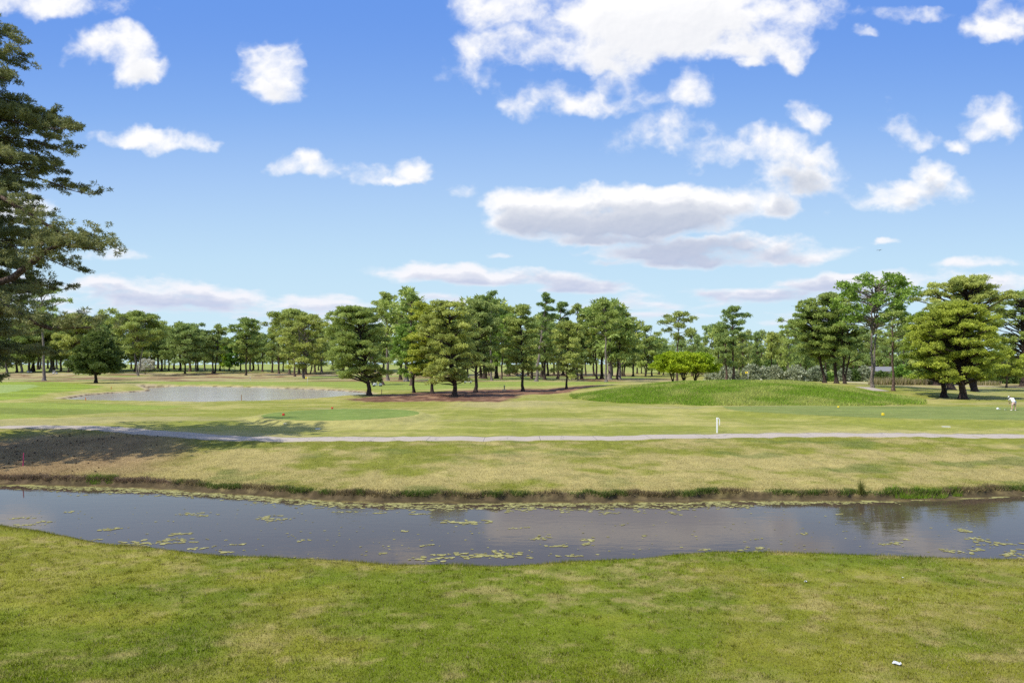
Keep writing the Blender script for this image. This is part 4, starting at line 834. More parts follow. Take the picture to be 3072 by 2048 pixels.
# ---- the big pine at the left edge, trunk just outside the picture
def big_pine():
    global rng
    rng = np.random.default_rng(5); bx, by = -41.5, 46.5; bz = hz(bx, by)
    root = empty('pine_tree', (bx, by, bz), 0, 'huge near pine reaching in from the left edge, its shadow on the brown bank', 'pine tree')
    TV, TQ, nb = [], [], 0
    def addt(p, r, n=7):
        nonlocal nb
        V, Q = tube_np(p, r, n); TV.append(V); TQ.append(Q+nb); nb += len(V)
    zs = np.array([-.4, 0, .4, 1, 3, 6, 10, 14, 18, 22, 26, 31]); addt(np.stack([np.sin(zs*.3)*.25, np.cos(zs*.25)*.2, zs], 1), .62*(1-.85*(np.clip(zs, 0, 29)/30))*(1+.6*np.exp(-np.clip(zs, 0, 9)/.6)), 12)
    Rz = lambda z: np.interp(z, [5, 8, 10, 12, 14, 16, 18, 20, 22.5, 25, 28, 30], [7.5, 9.0, 10.6, 12.8, 14.6, 13.0, 12.2, 12.0, 13.0, 11.2, 9.4, 7.4])
    LIMB = []
    for P_, r_ in (([(0, 0, 8.2), (6, -3, 10.2), (10, -4.5, 9.9), (11.6, -4.6, 8.9), (13.0, -4.3, 8.3), (15.2, -3.8, 8.4)], [.34, .27, .22, .17, .12, .04]), ([(0, 0, 8.6), (6, -2.5, 10.6), (10.8, -4.5, 11.4), (12.7, -4.6, 12.9), (13.8, -4.5, 13.5), (15.8, -4, 13.2)], [.32, .25, .21, .16, .11, .04]), ([(0, 0, 16), (5, -3, 17.4), (9.5, -4, 16.6), (13, -3.6, 14.4), (15, -3, 13.4)], [.26, .2, .15, .09, .03])):
        addt(P_, r_, 8); LIMB.append(np.array(P_, float))
    C, Rr, tb = [], [], []
    for P_ in LIMB:
        for q in range(150):
            k = rng.uniform(.45, 1.04)*(len(P_)-1); p = np.array([np.interp(k, range(len(P_)), P_[:, j]) for j in range(3)])+rng.normal(0, .8, 3)*np.array([1, 1, .38])+np.array([0, 0, .35]); C.append(p); Rr.append(rng.uniform(.14, .28)); tb.append(rng.uniform(.2, .7))
    nl = 92
    for i in range(nl):
        z = 5.2+26.3*(i+rng.random()*.6)/nl; a = (rng.normal(0, .5) if i % 4 < 2 else (rng.normal(-1.15, .45) if i % 4 == 2 else rng.uniform(.8, 5.0))); r = float(Rz(z))*rng.uniform(.56, .93)
        s0 = np.array([0, 0, max(z-r*rng.uniform(.02, .22), 3.9)]); dirv = np.array([math.cos(a), math.sin(a), 0]); side = np.array([-dirv[1], dirv[0], 0])
        k = np.linspace(0, 1, 9); bend = rng.normal(0, .07)*r; arch = rng.uniform(.02, .11)*r
        pts = s0+np.outer(k*r, dirv)+np.outer(np.sin(k*2.6)*bend, side); pts[:, 2] = s0[2]+(z-s0[2])*k**.8+arch*np.sin(k*math.pi)-.10*r*k**2+.18*np.sin(k*9+i)
        pts[1:, 0] += rng.normal(0, .12, 8); r0 = .055+.012*r*(1-z/40)*(2.2 if i % 7 == 0 else 1.1)
        addt(pts, r0*(1-.82*k), 6)
        nsb = 15
        for j in range(nsb):
            kk = .16+.84*(j+rng.random())/nsb; p0 = np.array([np.interp(kk, k, pts[:, q]) for q in range(3)])
            sa = a+(1 if j % 2 else -1)*rng.uniform(.4, 1.15); ln = (1.35-kk)*r*.30*rng.uniform(.5, 1.2)+.5
            dv = np.array([math.cos(sa), math.sin(sa), rng.uniform(-.25, .34)]); q = np.linspace(0, 1, 5); sp = p0+np.outer(q*ln, dv); sp[:, 2] += .12*ln*np.sin(q*2.5)*rng.uniform(-.8, 1.2)
            addt(sp, np.linspace(r0*.33*(1.2-kk)+.012, .008, 5), 4)
            base = rng.uniform(.2, .7); nt = int(4+ln*3.8)
            for _ in range(nt):
                kq = rng.uniform(.3, 1.03); p = p0+dv*ln*kq+rng.normal(0, .17, 3)*np.array([1.3, 1.3, .5]); p[2] += .08
                if rng.random() < .35: addt([p0+dv*ln*max(kq-.22, 0), p], [.014, .006], 3)
                C.append(p); Rr.append(rng.uniform(.13, .27)); tb.append(base+rng.uniform(-.15, .15))
    C = np.array(C); Rr = np.array(Rr); V, t_ = foliage(C, Rr, 50, .175, .7, .35, .165, tb=np.array(tb))
    npmesh('trunk', np.concatenate(TV), np.concatenate(TQ), M['bark'], root, smooth=True)
    npmesh('crown', V, np.arange(len(V)).reshape(-1, 3), L['near'], root, attrs={'tint': t_})
    print('big pine', len(V)//3)
big_pine()

# fallen cones on the brown bank: one scatter nobody would count
rng = np.random.default_rng(9); V = []; Fq = []; b = 0
for _ in range(150):
    x = -36+abs(rng.normal(0, 6)); y = rng.uniform(38.5, 54); r_ = rng.uniform(.02, .045)
    if y > ev(PC, x)-1.7 or y < ev(FE, x)+1.5: continue
    z = hz(x, y)
    v_, q_ = tube_np([(x-r_*1.4, y, z+.02), (x-r_*.6, y, z+.05), (x+r_*.5, y+.02, z+.05), (x+r_*1.5, y+.03, z+.03)], [r_*.3, r_, r_*.85, r_*.15], 6); V.append(v_); Fq.append(q_+b); b += len(v_)
tag(npmesh('fallen_cones', np.concatenate(V), np.concatenate(Fq), M['barkd']), 'dark pine cones scattered over the brown litter under the big pine', 'pine cones', kind='stuff')

# ------------------------------------------------------------------ people
SK = plain('skin', (.62, .38, .27), .55, .06, 12); WHT = plain('white_cloth', (.80, .80, .80), .8, .04, 8, bump=.3); PINK = plain('salmon_cloth', (.62, .42, .38), .85, .06, 8, bump=.3)
HAIR = plain('dark_hair', (.05, .035, .025), .7); DKC = plain('dark_cloth', (.05, .06, .09), .85); WPAINT = plain('white_paint', (.80, .80, .77), .45, .05, 5); RUB = plain('rubber', (.025, .025, .028), .8); STEEL = plain('steel', (.45, .46, .48), .3, .1, 5, metal=.9)
def skin(name, pts, edges, rad, mat, parent, sub=2, root_i=0):
    me = bpy.data.meshes.new(name); me.from_pydata([tuple(p) for p in pts], edges, []); me.materials.append(mat)
    o = bpy.data.objects.new(name, me); COL.objects.link(o); o.parent = parent
    md = o.modifiers.new('skin', 'SKIN'); md.use_smooth_shade = True
    if not me.skin_vertices: me.skin_vertices.new() if hasattr(me.skin_vertices, 'new') else None
    for i, r_ in enumerate(rad): me.skin_vertices[0].data[i].radius = (r_, r_) if not hasattr(r_, '__len__') else r_
    me.skin_vertices[0].data[root_i].use_root = True
    sb = o.modifiers.new('sub', 'SUBSURF'); sb.levels = sub; sb.render_levels = sub
    return o
def person(pos, rz, J, label, shirt, shorts, cap=True, group=None):
    """J: dict of joint positions (metres, feet at z=0, facing +Y)"""
    root = empty('person', pos, rz, label, 'person', group)
    pts, ed, rad, ix = [], [], [], {}
    def v(n, p, r, par=None):
        ix[n] = len(pts); pts.append(Vector(p)); rad.append(r)
        if par: ed.append((ix[par], ix[n]))
    mid = lambda a, b, t=.5: Vector(J[a]).lerp(Vector(J[b]), t)
    v('pelvis', J['pelvis'], (.13, .10)); v('waist', mid('pelvis', 'chest', .45), (.12, .095), 'pelvis'); v('chest', J['chest'], (.14, .10), 'waist'); v('neck', J['neck'], .055, 'chest')
    v('head0', mid('neck', 'head', .6), .078, 'neck'); v('head', J['head'], .098, 'head0'); v('crown', Vector(J['head'])+(Vector(J['head'])-Vector(J['neck'])).normalized()*.085, .06, 'head')
    f_ = J['face']; v('nose', Vector(J['head'])+Vector(f_)*.105, .02, 'head')
    for s_ in 'LR':
        v('sh'+s_, J['sh'+s_], .062, 'chest'); v('el'+s_, J['el'+s_], .043, 'sh'+s_); v('wr'+s_, J['wr'+s_], .028, 'el'+s_)
        d = (Vector(J['wr'+s_])-Vector(J['el'+s_])).normalized(); c = d.cross(Vector((0, 1, .3))).normalized(); h = Vector(J['wr'+s_])+d*.07
        v('palm'+s_, h, (.038, .02), 'wr'+s_)
        inn = c.cross(d).normalized()
        for k, ln in enumerate((.068, .078, .073, .058)):
            b = h+d*.03+c*(k-1.5)*.019; v(f'f{k}a'+s_, b, .0095, 'palm'+s_); v(f'f{k}b'+s_, b+d*ln*.5+inn*.012, .0085, f'f{k}a'+s_); v(f'f{k}c'+s_, b+d*ln*.72+inn*.038, .0075, f'f{k}b'+s_)
        v('ta'+s_, h-d*.03+c*-.036, .0105, 'palm'+s_); v('tb'+s_, h+d*.015+c*-.052+inn*.015, .009, 'ta'+s_)
        v('hip'+s_, J['hip'+s_], .095, 'pelvis'); v('kn'+s_, J['kn'+s_], .056, 'hip'+s_); v('calf'+s_, mid('kn'+s_, 'an'+s_, .35), .058, 'kn'+s_); v('an'+s_, J['an'+s_], .036, 'calf'+s_)
        t = Vector(J['toe'+s_]); v('toe'+s_, t, .03, 'an'+s_)
    skin('body', pts, ed, rad, SK, root)
    # clothes over the same joints
    P_ = [mid('pelvis', 'chest', -.12), mid('pelvis', 'chest', .4), J['chest'], mid('chest', 'neck', .75)]; E_ = [(0, 1), (1, 2), (2, 3)]; R_ = [(.215, .19), (.20, .185), (.235, .20), .105]
    for s_ in 'LR':
        b = len(P_); P_ += [J['sh'+s_], mid('sh'+s_, 'el'+s_, .75)]; E_ += [(2, b), (b, b+1)]; R_ += [.105, .075]
    skin('shirt', P_, E_, R_, shirt, root, root_i=0)
    P_ = [Vector(J['pelvis'])+Vector((0, 0, -.01)), Vector(J['pelvis'])+Vector((0, 0, .06))]; E_ = [(0, 1)]; R_ = [(.185, .15), (.18, .14)]
    for s_ in 'LR':
        b = len(P_); P_ += [J['hip'+s_], mid('hip'+s_, 'kn'+s_, .45), mid('hip'+s_, 'kn'+s_, .9)]; E_ += [(0, b), (b, b+1), (b+1, b+2)]; R_ += [.115, .108, .098]
    skin('shorts', P_, E_, R_, shorts, root)
    for s_ in 'LR':
        a_ = Vector(J['an'+s_]); t = Vector(J['toe'+s_]); skin('shoe', [a_+Vector((0, -.03, -.045)), a_.lerp(t, .5)+Vector((0, 0, -.025)), t], [(0, 1), (1, 2)], [(.048, .045), (.05, .038), (.04, .028)], WHT, root, 1)
    hd = Vector(J['head']); up = (hd-Vector(J['neck'])).normalized()
    for s_ in (-1, 1):
        side = Vector(f_).cross(up).normalized(); MB().ball(hd+side*.098*s_, (.018, .018, .028), 6, 5).build('ear', SK, root); MB().ball(hd+Vector(f_)*.092+side*.034*s_+up*.015, .011, 6, 5).build('eye', HAIR, root)
    MB().ball(hd+Vector(f_)*.098-up*.045, (.026, .012, .008), 6, 5).build('mouth', plain('lip', (.45, .2, .17)), root)
    MB().ball(hd-Vector(f_)*.02-up*.012, (.108, .108, .10), 12, 8).build('hair', HAIR, root)
    if cap:
        m = MB(); m.ball(hd+up*.045-Vector(f_)*.005, (.116, .116, .085), 12, 8); b = hd+Vector(f_)*.14+up*.045; m.ball(b, (.075, .075, .012), 10, 5); m.build('cap', WHT, root)
    return root
px_, py_, pz_ = hit(3040, 1231)
GJ = dict(pelvis=(0, -.10, .90), chest=(0, .14, 1.24), neck=(-.03, .30, 1.38), head=(-.08, .42, 1.47), face=(-.25, .62, -.72),
 shL=(-.20, .22, 1.30), elL=(-.20, .40, 1.05), wrL=(-.03, .50, .83), shR=(.20, .22, 1.28), elR=(.24, .34, 1.02), wrR=(.03, .48, .78),
 hipL=(-.11, -.10, .86), knL=(-.19, -.02, .48), anL=(-.22, -.07, .085), toeL=(-.28, .11, .035), hipR=(.11, -.10, .86), knR=(.19, -.02, .48), anR=(.22, -.07, .085), toeR=(.26, .12, .035))
GJ['face'] = tuple(Vector(GJ['face']).normalized())
person((px_, py_, pz_), R(8), GJ, 'golfer in white cap, white shirt and salmon shorts bent over the ball, seen from behind', WHT, PINK)
cl = MB(); 
gl = lambda p: Vector((px_, py_, pz_))+Vector((p[0]*math.cos(R(8))-p[1]*math.sin(R(8)), p[0]*math.sin(R(8))+p[1]*math.cos(R(8)), p[2]))
club = empty('golf_club', (px_, py_, pz_), R(8), 'golf club held low in both hands of the bending golfer', 'golf club')
MB().tube([(0, .46, .90), (.0, .53, .70)], .014, 6).build('grip', RUB, club); MB().tube([(0, .53, .70), (-.02, .86, .04)], .006, 5).build('shaft', STEEL, club); MB().ball((-.06, .88, .035), (.06, .045, .03), 8, 6).build('club_head', STEEL, club)
tw = MB(); tw.box((.235, -.06, .93), (.09, .06, .26), .3, .7); tw.tube([(.12, -.08, 1.02), (.235, -.06, 1.05)], .02, 5); o = tw.build('towel', plain('blue_cloth', (.05, .22, .55), .8), None, (px_, py_, pz_), .01); tag(o, 'blue cloth hanging at the right side of the golfer', 'towel')
# ball, marker near him
bx, by, bz = hit(3014, 1229.5); o = MB().ball((0, 0, .045), .038, 10, 8).tube([(0, 0, -.03), (0, 0, .01)], .012, 6).build('golf_ball', WPAINT, None, (bx, by, bz)); tag(o, 'small white golf ball on a tee left of the golfer', 'golf ball')
bx, by, bz = hit(2993, 1228); o = MB().ball((0, 0, .09), (.14, .12, .13), 12, 8).tube([(.08, 0, .05), (.32, .02, .03)], .035, 6).build('club_cover', WPAINT, None, (bx, by, bz)); tag(o, 'rounded white club cover lying on the tee left of the ball', 'club cover')

# ------------------------------------------------------------------ golf carts
GLS, N = new_mat('clear_screen'); g1 = N.add('ShaderNodeBsdfGlossy', inp={'Roughness': .02}); t1 = N.add('ShaderNodeBsdfTransparent', inp={0: (.86, .9, .9, 1)}); mx_ = N.add('ShaderNodeMixShader', inp={0: .12}); N.l.new(t1.outputs[0], mx_.inputs[1]); N.l.new(g1.outputs[0], mx_.inputs[2]); out(N, mx_.outputs[0])
SEAT = plain('seat_vinyl', (.70, .67, .60), .5); BLK = plain('black_plastic', (.02, .02, .022), .5)
def wheel(par, x, y, r, w, rim=STEEL):
    wl = empty('wheel', (x, y, r)); wl.parent = par
    n = 18; pr = [(r*.60, -w/2), (r*.9, -w/2), (r, -w*.28), (r, w*.28), (r*.9, w/2), (r*.60, w/2)]; vs = []; fs = []
    for i in range(n):
        a = 2*math.pi*i/n
        for (q, ww) in pr: vs.append((ww, q*math.cos(a), q*math.sin(a)))
    k = len(pr)
    for i in range(n):
        j = (i+1) % n
        for q in range(k-1): fs.append((i*k+q, j*k+q, j*k+q+1, i*k+q+1))
    MB().put(vs, fs, True).build('tyre', RUB, wl)
    m = MB(); m.tube([(-w*.32, 0, 0), (w*.32, 0, 0)], r*.61, 16)
    for q in range(5): a = q*2*math.pi/5; m.box((0, math.cos(a)*r*.32, math.sin(a)*r*.32), (w*.76, r*.13, r*.5), 0, 1, a+math.pi/2)
    m.build('rim', rim, wl); return wl
def cart(pos, rz, label, roof_mat=None, body_mat=None):
    body_mat = body_mat or WPAINT; roof_mat = roof_mat or WPAINT
    c = empty('golf_cart', pos, rz, label, 'golf cart', 'golf carts on the course')
    m = MB(); m.prism([(-1.15, .32), (-1.18, .62), (-.95, .78), (-.30, .78), (-.22, .34)], -.58, .58, .08); m.box((0, .30, .31), (1.12, 1.1, .06)); m.build('rear_body', body_mat, c, bevel=.03)
    MB().prism([(.72, .28), (1.22, .30), (1.26, .52), (1.02, .72), (.72, .86), (.66, .80)], -.55, .55, .08).build('cowl', body_mat, c, bevel=.03)
    MB().box((0, -.42, .84), (1.08, .52, .13)).build('seat', SEAT, c, bevel=.03); MB().box((0, -.72, 1.12), (1.06, .10, .42), 0, .95, R(8)).build('backrest', SEAT, c, bevel=.03)
    MB().box((0, -.12, 1.86), (1.16, 1.80, .07), 0, .94).build('roof', roof_mat, c, bevel=.025)
    for sx in (-1, 1):
        MB().tube([(sx*.50, .80, .80), (sx*.50, .58, 1.84)], .018, 6).build('post', BLK, c); MB().tube([(sx*.50, -.95, .75), (sx*.50, -.90, 1.84)], .018, 6).build('post', BLK, c)
        MB().ball((sx*.38, 1.20, .56), (.08, .03, .045), 8, 6).build('headlight', GLS, c)
    MB().put([(-.49, .79, .85), (.49, .79, .85), (.49, .585, 1.80), (-.49, .585, 1.80), (-.49, .797, .85), (.49, .797, .85), (.49, .592, 1.80), (-.49, .592, 1.80)], [(0, 1, 2, 3), (7, 6, 5, 4), (0, 4, 5, 1), (1, 5, 6, 2), (2, 6, 7, 3), (3, 7, 4, 0)]).build('windscreen', GLS, c)
    sw = MB(); n = 14
    ring = [(-.28+.17*math.cos(2*math.pi*i/n), .42-.08*math.sin(2*math.pi*i/n), 1.02+.15*math.sin(2*math.pi*i/n)) for i in range(n+1)]; sw.tube(ring, .014, 5); sw.tube([(-.28, .42, 1.02), (-.28, .70, .80)], .016, 5); sw.build('steering_wheel', BLK, c)
    for sx in (-1, 1):
        for yy in (-.80, .92): wheel(c, sx*.50, yy, .225, .19)
    return c
def bag(c_pos, rz, dx, label, mat):
    p = Vector(c_pos)+Vector((dx*math.cos(rz)+1.27*math.sin(rz), dx*math.sin(rz)-1.27*math.cos(rz), .42))
    b = empty('golf_bag', p, rz, label, 'golf bag', 'golf bags strapped behind the carts'); MB().tube([(0, .05, 0), (0, 0, .78)], [.13, .15], 10).build('body', mat, b)
    m = MB()
    for k in range(6): a = k*1.05; m.tube([(.07*math.cos(a), .07*math.sin(a), .7), (.10*math.cos(a), .10*math.sin(a), 1.0+.03*(k % 3))], .008, 4); m.ball((.10*math.cos(a), .10*math.sin(a), 1.02+.03*(k % 3)), (.035, .025, .025), 6, 5)
    m.build('clubs', STEEL, b)
CARTS = [((866*K, 887.5*K-.5), R(-62), 'white golf cart nearest the leftmost berm pine, facing right', DKC), ((1074*K, 880*K), R(-85), 'white golf cart side-on between two berm pine trunks', WPAINT),
         ((88, 1118), R(-80), 'dark-roofed golf cart at far left behind the slender pine', DKC), ((165, 1121.5), R(-85), 'white golf cart by the woods just right of the slender left pine', WPAINT), ((1618, 1124), R(-50), 'small white golf cart far back between central wood trunks', WPAINT)]
SJ = dict(pelvis=(0, 0, .98), chest=(0, .02, 1.34), neck=(0, .05, 1.50), head=(0, .09, 1.64), face=(0, 1, 0), shL=(-.19, .02, 1.43), elL=(-.24, .16, 1.18), wrL=(-.16, .40, 1.10), shR=(.19, .02, 1.43), elR=(.24, .16, 1.18), wrR=(.14, .38, 1.08),
 hipL=(-.10, .05, .96), knL=(-.13, .46, .95), anL=(-.13, .62, .50), toeL=(-.13, .78, .42), hipR=(.10, .05, .96), knR=(.13, .46, .95), anR=(.13, .62, .50), toeR=(.13, .78, .42))
for i, (pp, rz, lb, rm) in enumerate(CARTS):
    q = hit(*pp); cart(q, rz, lb, rm)
    if i < 4:
        bag(q, rz, -.25, f'dark golf bag, left one behind the {["cart by the leftmost berm pine","side-on cart between berm trunks","dark-roofed far left cart","white cart by the left woods"][i]}', DKC)
        bag(q, rz, .25, f'dark golf bag, right one behind the {["cart by the leftmost berm pine","side-on cart between berm trunks","dark-roofed far left cart","white cart by the left woods"][i]}', BLK)
        dx = -.27; base = Vector(q)+Vector((dx*math.cos(rz)+.42*math.sin(rz), dx*math.sin(rz)-.42*math.cos(rz), 0))
        person(tuple(base), rz, SJ, ['driver in dark shirt seated in the cart by the leftmost berm pine', 'driver in white shirt seated in the side-on cart between berm trunks', 'driver in dark shirt in the dark-roofed far left cart', 'driver in white shirt in the cart by the left woods'][i], [DKC, WHT, DKC, WHT][i], PINK if i == 1 else DKC, cap=False)

# ------------------------------------------------------------------ pickup truck among the trunks
def truck(pos, rz):
    t_ = empty('pickup_truck', pos, rz, 'silver grey pickup truck parked between the trunks of the central wood', 'pickup truck'); PT = plain('silver_paint', (.34, .37, .42), .3, .05, 3, metal=.5); WG = plain('dark_glass', (.03, .04, .05), .08)
    MB().prism([(-2.7, .48), (-2.75, .98), (-.55, 1.02), (.95, 1.02), (2.35, .95), (2.65, .78), (2.68, .45)], -.93, .93, .06).build('body', PT, t_, bevel=.04)
    MB().prism([(-.72, 1.02), (-.62, 1.62), (-.4, 1.70), (.45, 1.70), (1.15, 1.02)], -.80, .80, .10).build('cab', PT, t_, bevel=.03)
    for sx in (-1, 1):
        for (a, b_, cc, d) in ((-.55, -.48, .12, .12), (.18, .18, .44, .92)):
            MB().put([(sx*.835, a, 1.08), (sx*.835, d, 1.08), (sx*.785, cc, 1.58), (sx*.785, b_, 1.58), (sx*.80, a, 1.08), (sx*.80, d, 1.08), (sx*.75, cc, 1.58), (sx*.75, b_, 1.58)], [(0, 1, 2, 3), (7, 6, 5, 4), (0, 4, 5, 1), (1, 5, 6, 2), (2, 6, 7, 3), (3, 7, 4, 0)]).build('side_window', WG, t_)
        MB().ball((sx*.70, 2.62, .78), (.16, .05, .09), 8, 6).build('headlight', WPAINT, t_); MB().box((sx*.86, -2.75, .82), (.10, .05, .25)).build('tail_light', plain('red_lens', (.5, .02, .02), .3), t_)
        for yy in (-1.75, 1.75): wheel(t_, sx*.84, yy, .39, .26)
    MB().box((0, .82, 1.34), (1.35, .05, .62), 0, .92, R(46)).build('windscreen', WG, t_); MB().box((0, 2.72, .50), (1.84, .12, .18)).build('bumper', BLK, t_, bevel=.02); MB().box((0, -2.78, .50), (1.84, .10, .16)).build('bumper', STEEL, t_, bevel=.02)
truck(hit(1565, 1130), R(88))

# ------------------------------------------------------------------ course furniture
YEL = plain('yellow_paint', (.80, .60, .02), .5); RED = plain('red_paint', (.62, .05, .02), .5); STO = plain('stone', (.20, .17, .15), .9, .3, 8, bump=.5); PNK = plain('faded_pink_paint', (.45, .05, .13), .6)
# curved white tee post: tall plate with a short hooked plate
bx, by, bz = hit(2151, 1298); p = empty('tee_sign', (bx, by, bz), R(-8), 'white hooked sign post standing beside the concrete path', 'sign post')
MB().prism([(-.05, -.15), (-.05, 1.17), (.0, 1.20), (.05, 1.17), (.05, -.15)], -.055, .055).build('post', WPAINT, p, bevel=.008)
ring = [(0, 1.19), (.09, 1.19), (.16, 1.15), (.20, 1.08), (.215, .98), (.215, .62), (.165, .62), (.165, .97), (.15, 1.06), (.11, 1.11), (.0, 1.14)]
n = len(ring); MB().put([(a, -.06, b) for a, b in ring]+[(a, .06, b) for a, b in ring], [tuple(range(n)), tuple(range(2*n-1, n-1, -1))]+[(i, i+n, (i+1) % n+n, (i+1) % n) for i in range(n)]).build('hooked_arm', WPAINT, p)
# ball washer on stone base
bx, by, bz = hit(1513, 1172.5); p = empty('ball_washer', (bx, by, bz), 0, 'dark ball washer on a square stone base right of the berm pines', 'ball washer')
MB().box((0, 0, .16), (.95, .8, .42)).build('base', STO, p, bevel=.03); m = MB(); m.tube([(0, 0, .36), (0, 0, 1.12)], .11, 10); m.build('body', RUB, p); MB().box((0, 0, 1.0), (.30, .26, .34), 0, .85).build('housing', plain('dark_green_paint', (.05, .08, .07), .4), p, bevel=.02); MB().tube([(0, 0, 1.15), (0, 0, 1.38)], .018, 6).ball((0, 0, 1.40), .045).build('plunger', STEEL, p)
def marker(X, Y, mat, w, h, label, group, D=None):
    x, y, z = hit(X, Y); p = empty('tee_marker', (x, y, z), R((X*7) % 60), label, 'tee marker', group)
    MB().box((0, 0, h/2+.02), (w, w, h), 0, .8).build('block', mat, p, bevel=w*.12); MB().tube([(0, 0, -.06), (0, 0, .04)], .02, 6).build('spike', STEEL, p)
marker(651*K, 954.5*K, RED, .26, .22, 'red tee marker at the left front of the oval tee', 'red tee markers'); marker(763*K, 939*K, RED, .24, .2, 'red tee marker at the back of the oval tee', 'red tee markers')
marker(1926*K, 936*K, YEL, .22, .17, 'yellow tee marker farther back on the right tee', 'yellow tee markers'); marker(2028*K, 954*K, YEL, .24, .24, 'yellow tee marker nearer the front of the right tee', 'yellow tee markers')
def flag(X, Y, hpx, mat, label, D=None, pole=WPAINT):
    x, y, z = hit(X, Y) if D is None else ((X-1536)/F*D, D, hz((X-1536)/F*D, D)); h = hpx*y/F; p = empty('flagstick', (x, y, z), 0, label, 'flag'); MB().tube([(0, 0, -.1), (0, 0, h)], .025, 6).build('pole', pole, p)
    n = 7; top = [(-.62*i/(n-1), .05*math.sin(i*1.2), h-.02-.05*i/(n-1)) for i in range(n)]; bot = [(-.60*i/(n-1), .05*math.sin(i*1.2+.3), h-.46+.03*i/(n-1)) for i in range(n)]; a = top+bot; vs = a+[(q[0], q[1]+.012, q[2]) for q in a]; fs = []
    for i in range(n-1): fs += [(i, n+i, n+i+1, i+1), (2*n+i, 2*n+i+1, 3*n+i+1, 3*n+i)]
    MB().put(vs, fs).build('flag', mat, p)
flag(2244, 1148, 32, YEL, 'yellow flag on a white pole behind the mound crest', D=150)
flag(*Z2(473, 968), 26, YEL, 'faint yellow flag on a thin pole by the pond far bank', D=185)
def stake(X, Y, hh, r, mat, label, nm='stake', tilt=0, D=None):
    x, y, z = hit(X, Y) if D is None else ((X-1536)/F*D, D, hz((X-1536)/F*D, D)); o = MB().box((0, 0, hh/2-.05), (r*2, r*1.4, hh+.1), 0, .9).build(nm, mat, None, (x, y, z), .004); o.rotation_euler = (0, tilt, 0); tag(o, label, 'stake')
stake(69, 1398, .82, .028, PNK, 'faded pink stake standing in the shaded brown bank', tilt=R(3))
WOOD = plain('weathered_wood', (.34, .17, .09), .8); 
stake(*Z1(1022, 974), .7, .05, plain('orange_paint', (.55, .16, .03)), 'short orange stake on the pond peninsula'); stake(*Z1(787, 1078), .5, .05, plain('orange_paint', (.55, .16, .03)), 'short orange stake at the near left pond shore', D=104)
stake(*Z1(2218, 1104), .9, .045, WOOD, 'thin brown stake at the near pond shore', D=103); stake(*Z2(1155, 1018), .9, .05, WOOD, 'brown stake on the far bank right of the pond')
x, y, z = hit(*Z1(2299, 892)); p = empty('distance_post', (x, y, z), 0, 'black and white banded post on the far fairway', 'post'); m = MB(); m.tube([(0, 0, 0), (0, 0, .5)], .07, 8); m.tube([(0, 0, .95), (0, 0, 1.4)], .07, 8); m.build('white_band', WPAINT, p); MB().tube([(0, 0, .5), (0, 0, .95)], .069, 8).tube([(0, 0, 1.4), (0, 0, 1.6)], .069, 8).build('black_band', BLK, p)
o = MB().box((0, 0, .6), (.14, .14, 1.3), 0, .9).build('post', WPAINT, None, hit(*Z4(610, 1050))); tag(o, 'short white post at the foot of the middle shoulder pine', 'post')
def slab(X, Y, w, d, rz, label, nm='irrigation_cover', mat=None):
    x, y, z = hit(X, Y); p = MB().box((0, 0, .012), (w, d, .04)).build(nm, mat or plain('pale_concrete', (.62, .60, .55), .8), None, (x, y, z), .006); p.rotation_euler = (0, 0, rz); tag(p, label, 'marker slab')
slab(730*K, 985*K, .40, .55, .2, 'pale square slab set in the grass below the oval tee'); slab(2173*K, 980*K, .62, .4, -.3, 'pale slab lying in the grass right of the white sign post'); slab(1135*K*0+855, 1271, .28, .2, .5, 'tiny pale slab nearest the red front tee marker')
PAP = plain('dull_paper', (.55, .56, .58), .8)
def litter(X, Y, s_, rz, label, seed):
    r_ = random.Random(seed); x, y, z = hit(X, Y); n = 5; V = []; 
    for j in range(n):
        for i in range(n): V.append(((i/(n-1)-.5)*s_+r_.uniform(-.1, .1)*s_, (j/(n-1)-.5)*s_*.6+r_.uniform(-.08, .08)*s_, .03+abs(r_.gauss(0, .16))*s_))
    V2 = [(a, b, c_-.004) for a, b, c_ in V]; f1 = [(j*n+i, j*n+i+1, (j+1)*n+i+1, (j+1)*n+i) for j in range(n-1) for i in range(n-1)]
    o = MB().put(V+V2, f1+[tuple(q+n*n for q in reversed(f_)) for f_ in f1]).build('paper_scrap', PAP, None, (x, y, z)); o.rotation_euler = (0, 0, rz); tag(o, label, 'litter', 'scraps of litter on the lawn')
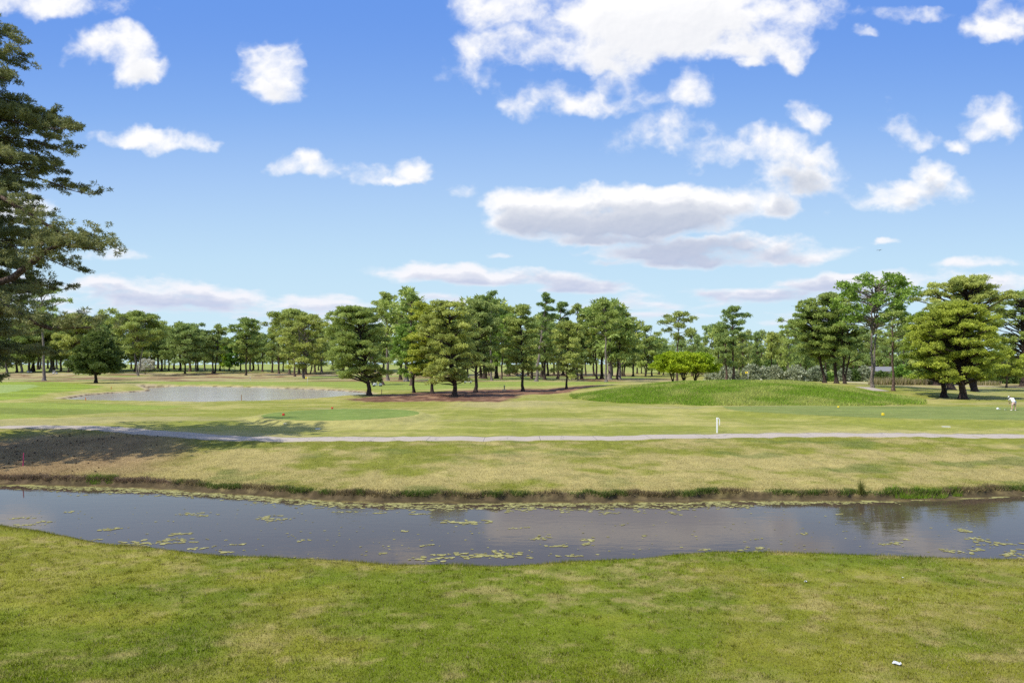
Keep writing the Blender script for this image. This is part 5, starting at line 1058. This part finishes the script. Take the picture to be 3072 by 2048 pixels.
litter(2691, 1996, .13, -.5, 'folded white paper scrap nearest the bottom right of the lawn', 1); litter(2417, 1750, .09, .9, 'crumpled grey-white paper scrap midway on the right lawn', 2); litter(2708, 1737, .04, .2, 'tiny white scrap on the lawn near the creek', 3)
# low grey-roofed house beyond the shrubs
D = 300; x = (2648-1536)/F*D; z = hz(x, D); p = empty('house', (x, D, z), R(8), 'low house with grey roof glimpsed between the shrubs at right', 'house')
W_ = plain('cream_wall', (.55, .50, .42), .8)
MB().box((0, 0, 1.5), (12, 9, 3.1)).build('wall', W_, p)
ztop = EYE+(HZ-1106)*D/F-z; MB().prism([(-5.2, 3.05), (0, 5.0), (5.2, 3.05), (5.2, 2.9), (-5.2, 2.9)], -6.6, 6.6).build('roof', plain('grey_shingle', (.20, .20, .21), .8, .2, 3), p)
for k in range(3):
    wf_ = MB().box((-4+k*4, -4.53, 1.7), (1.7, .08, 1.3)).build('window', WPAINT, p); MB().box((-4+k*4, -4.585, 1.7), (1.4, .04, 1.0)).build('pane', plain('dark_glass', (.03, .04, .05), .08), wf_)
# bird
Db = 120; x = (2638-1536)/F*Db; zb_ = EYE+(HZ-751)/F*Db; p = empty('bird', (x, Db, zb_), .5, 'small dark bird flying alone in the sky at right', 'bird'); BM = plain('dark_feather', (.04, .035, .03), .8)
skin('body', [(-.26, 0, .01), (-.12, 0, .01), (.05, 0, 0), (.17, 0, .03), (.24, 0, .05), (.30, 0, .045)], [(i, i+1) for i in range(5)], [.012, .045, .06, .032, .03, .006], BM, p, 1, 2)
for s_ in (-1, 1):
    v_ = [(.10, s_*.04, .02), (-.08, s_*.04, .02), (.14, s_*.30, .13), (-.04, s_*.28, .12), (.02, s_*.58, .05), (-.08, s_*.50, .06)]; MB().put(v_+[(a, b, c-.012) for a, b, c in v_], [(0, 1, 3, 2), (2, 3, 5, 4), (6, 8, 9, 7), (8, 10, 11, 9), (0, 2, 8, 6), (2, 4, 10, 8), (1, 7, 9, 3), (3, 9, 11, 5), (4, 5, 11, 10)]).build('wing', BM, p)
# patch of bunker sand beyond the berm
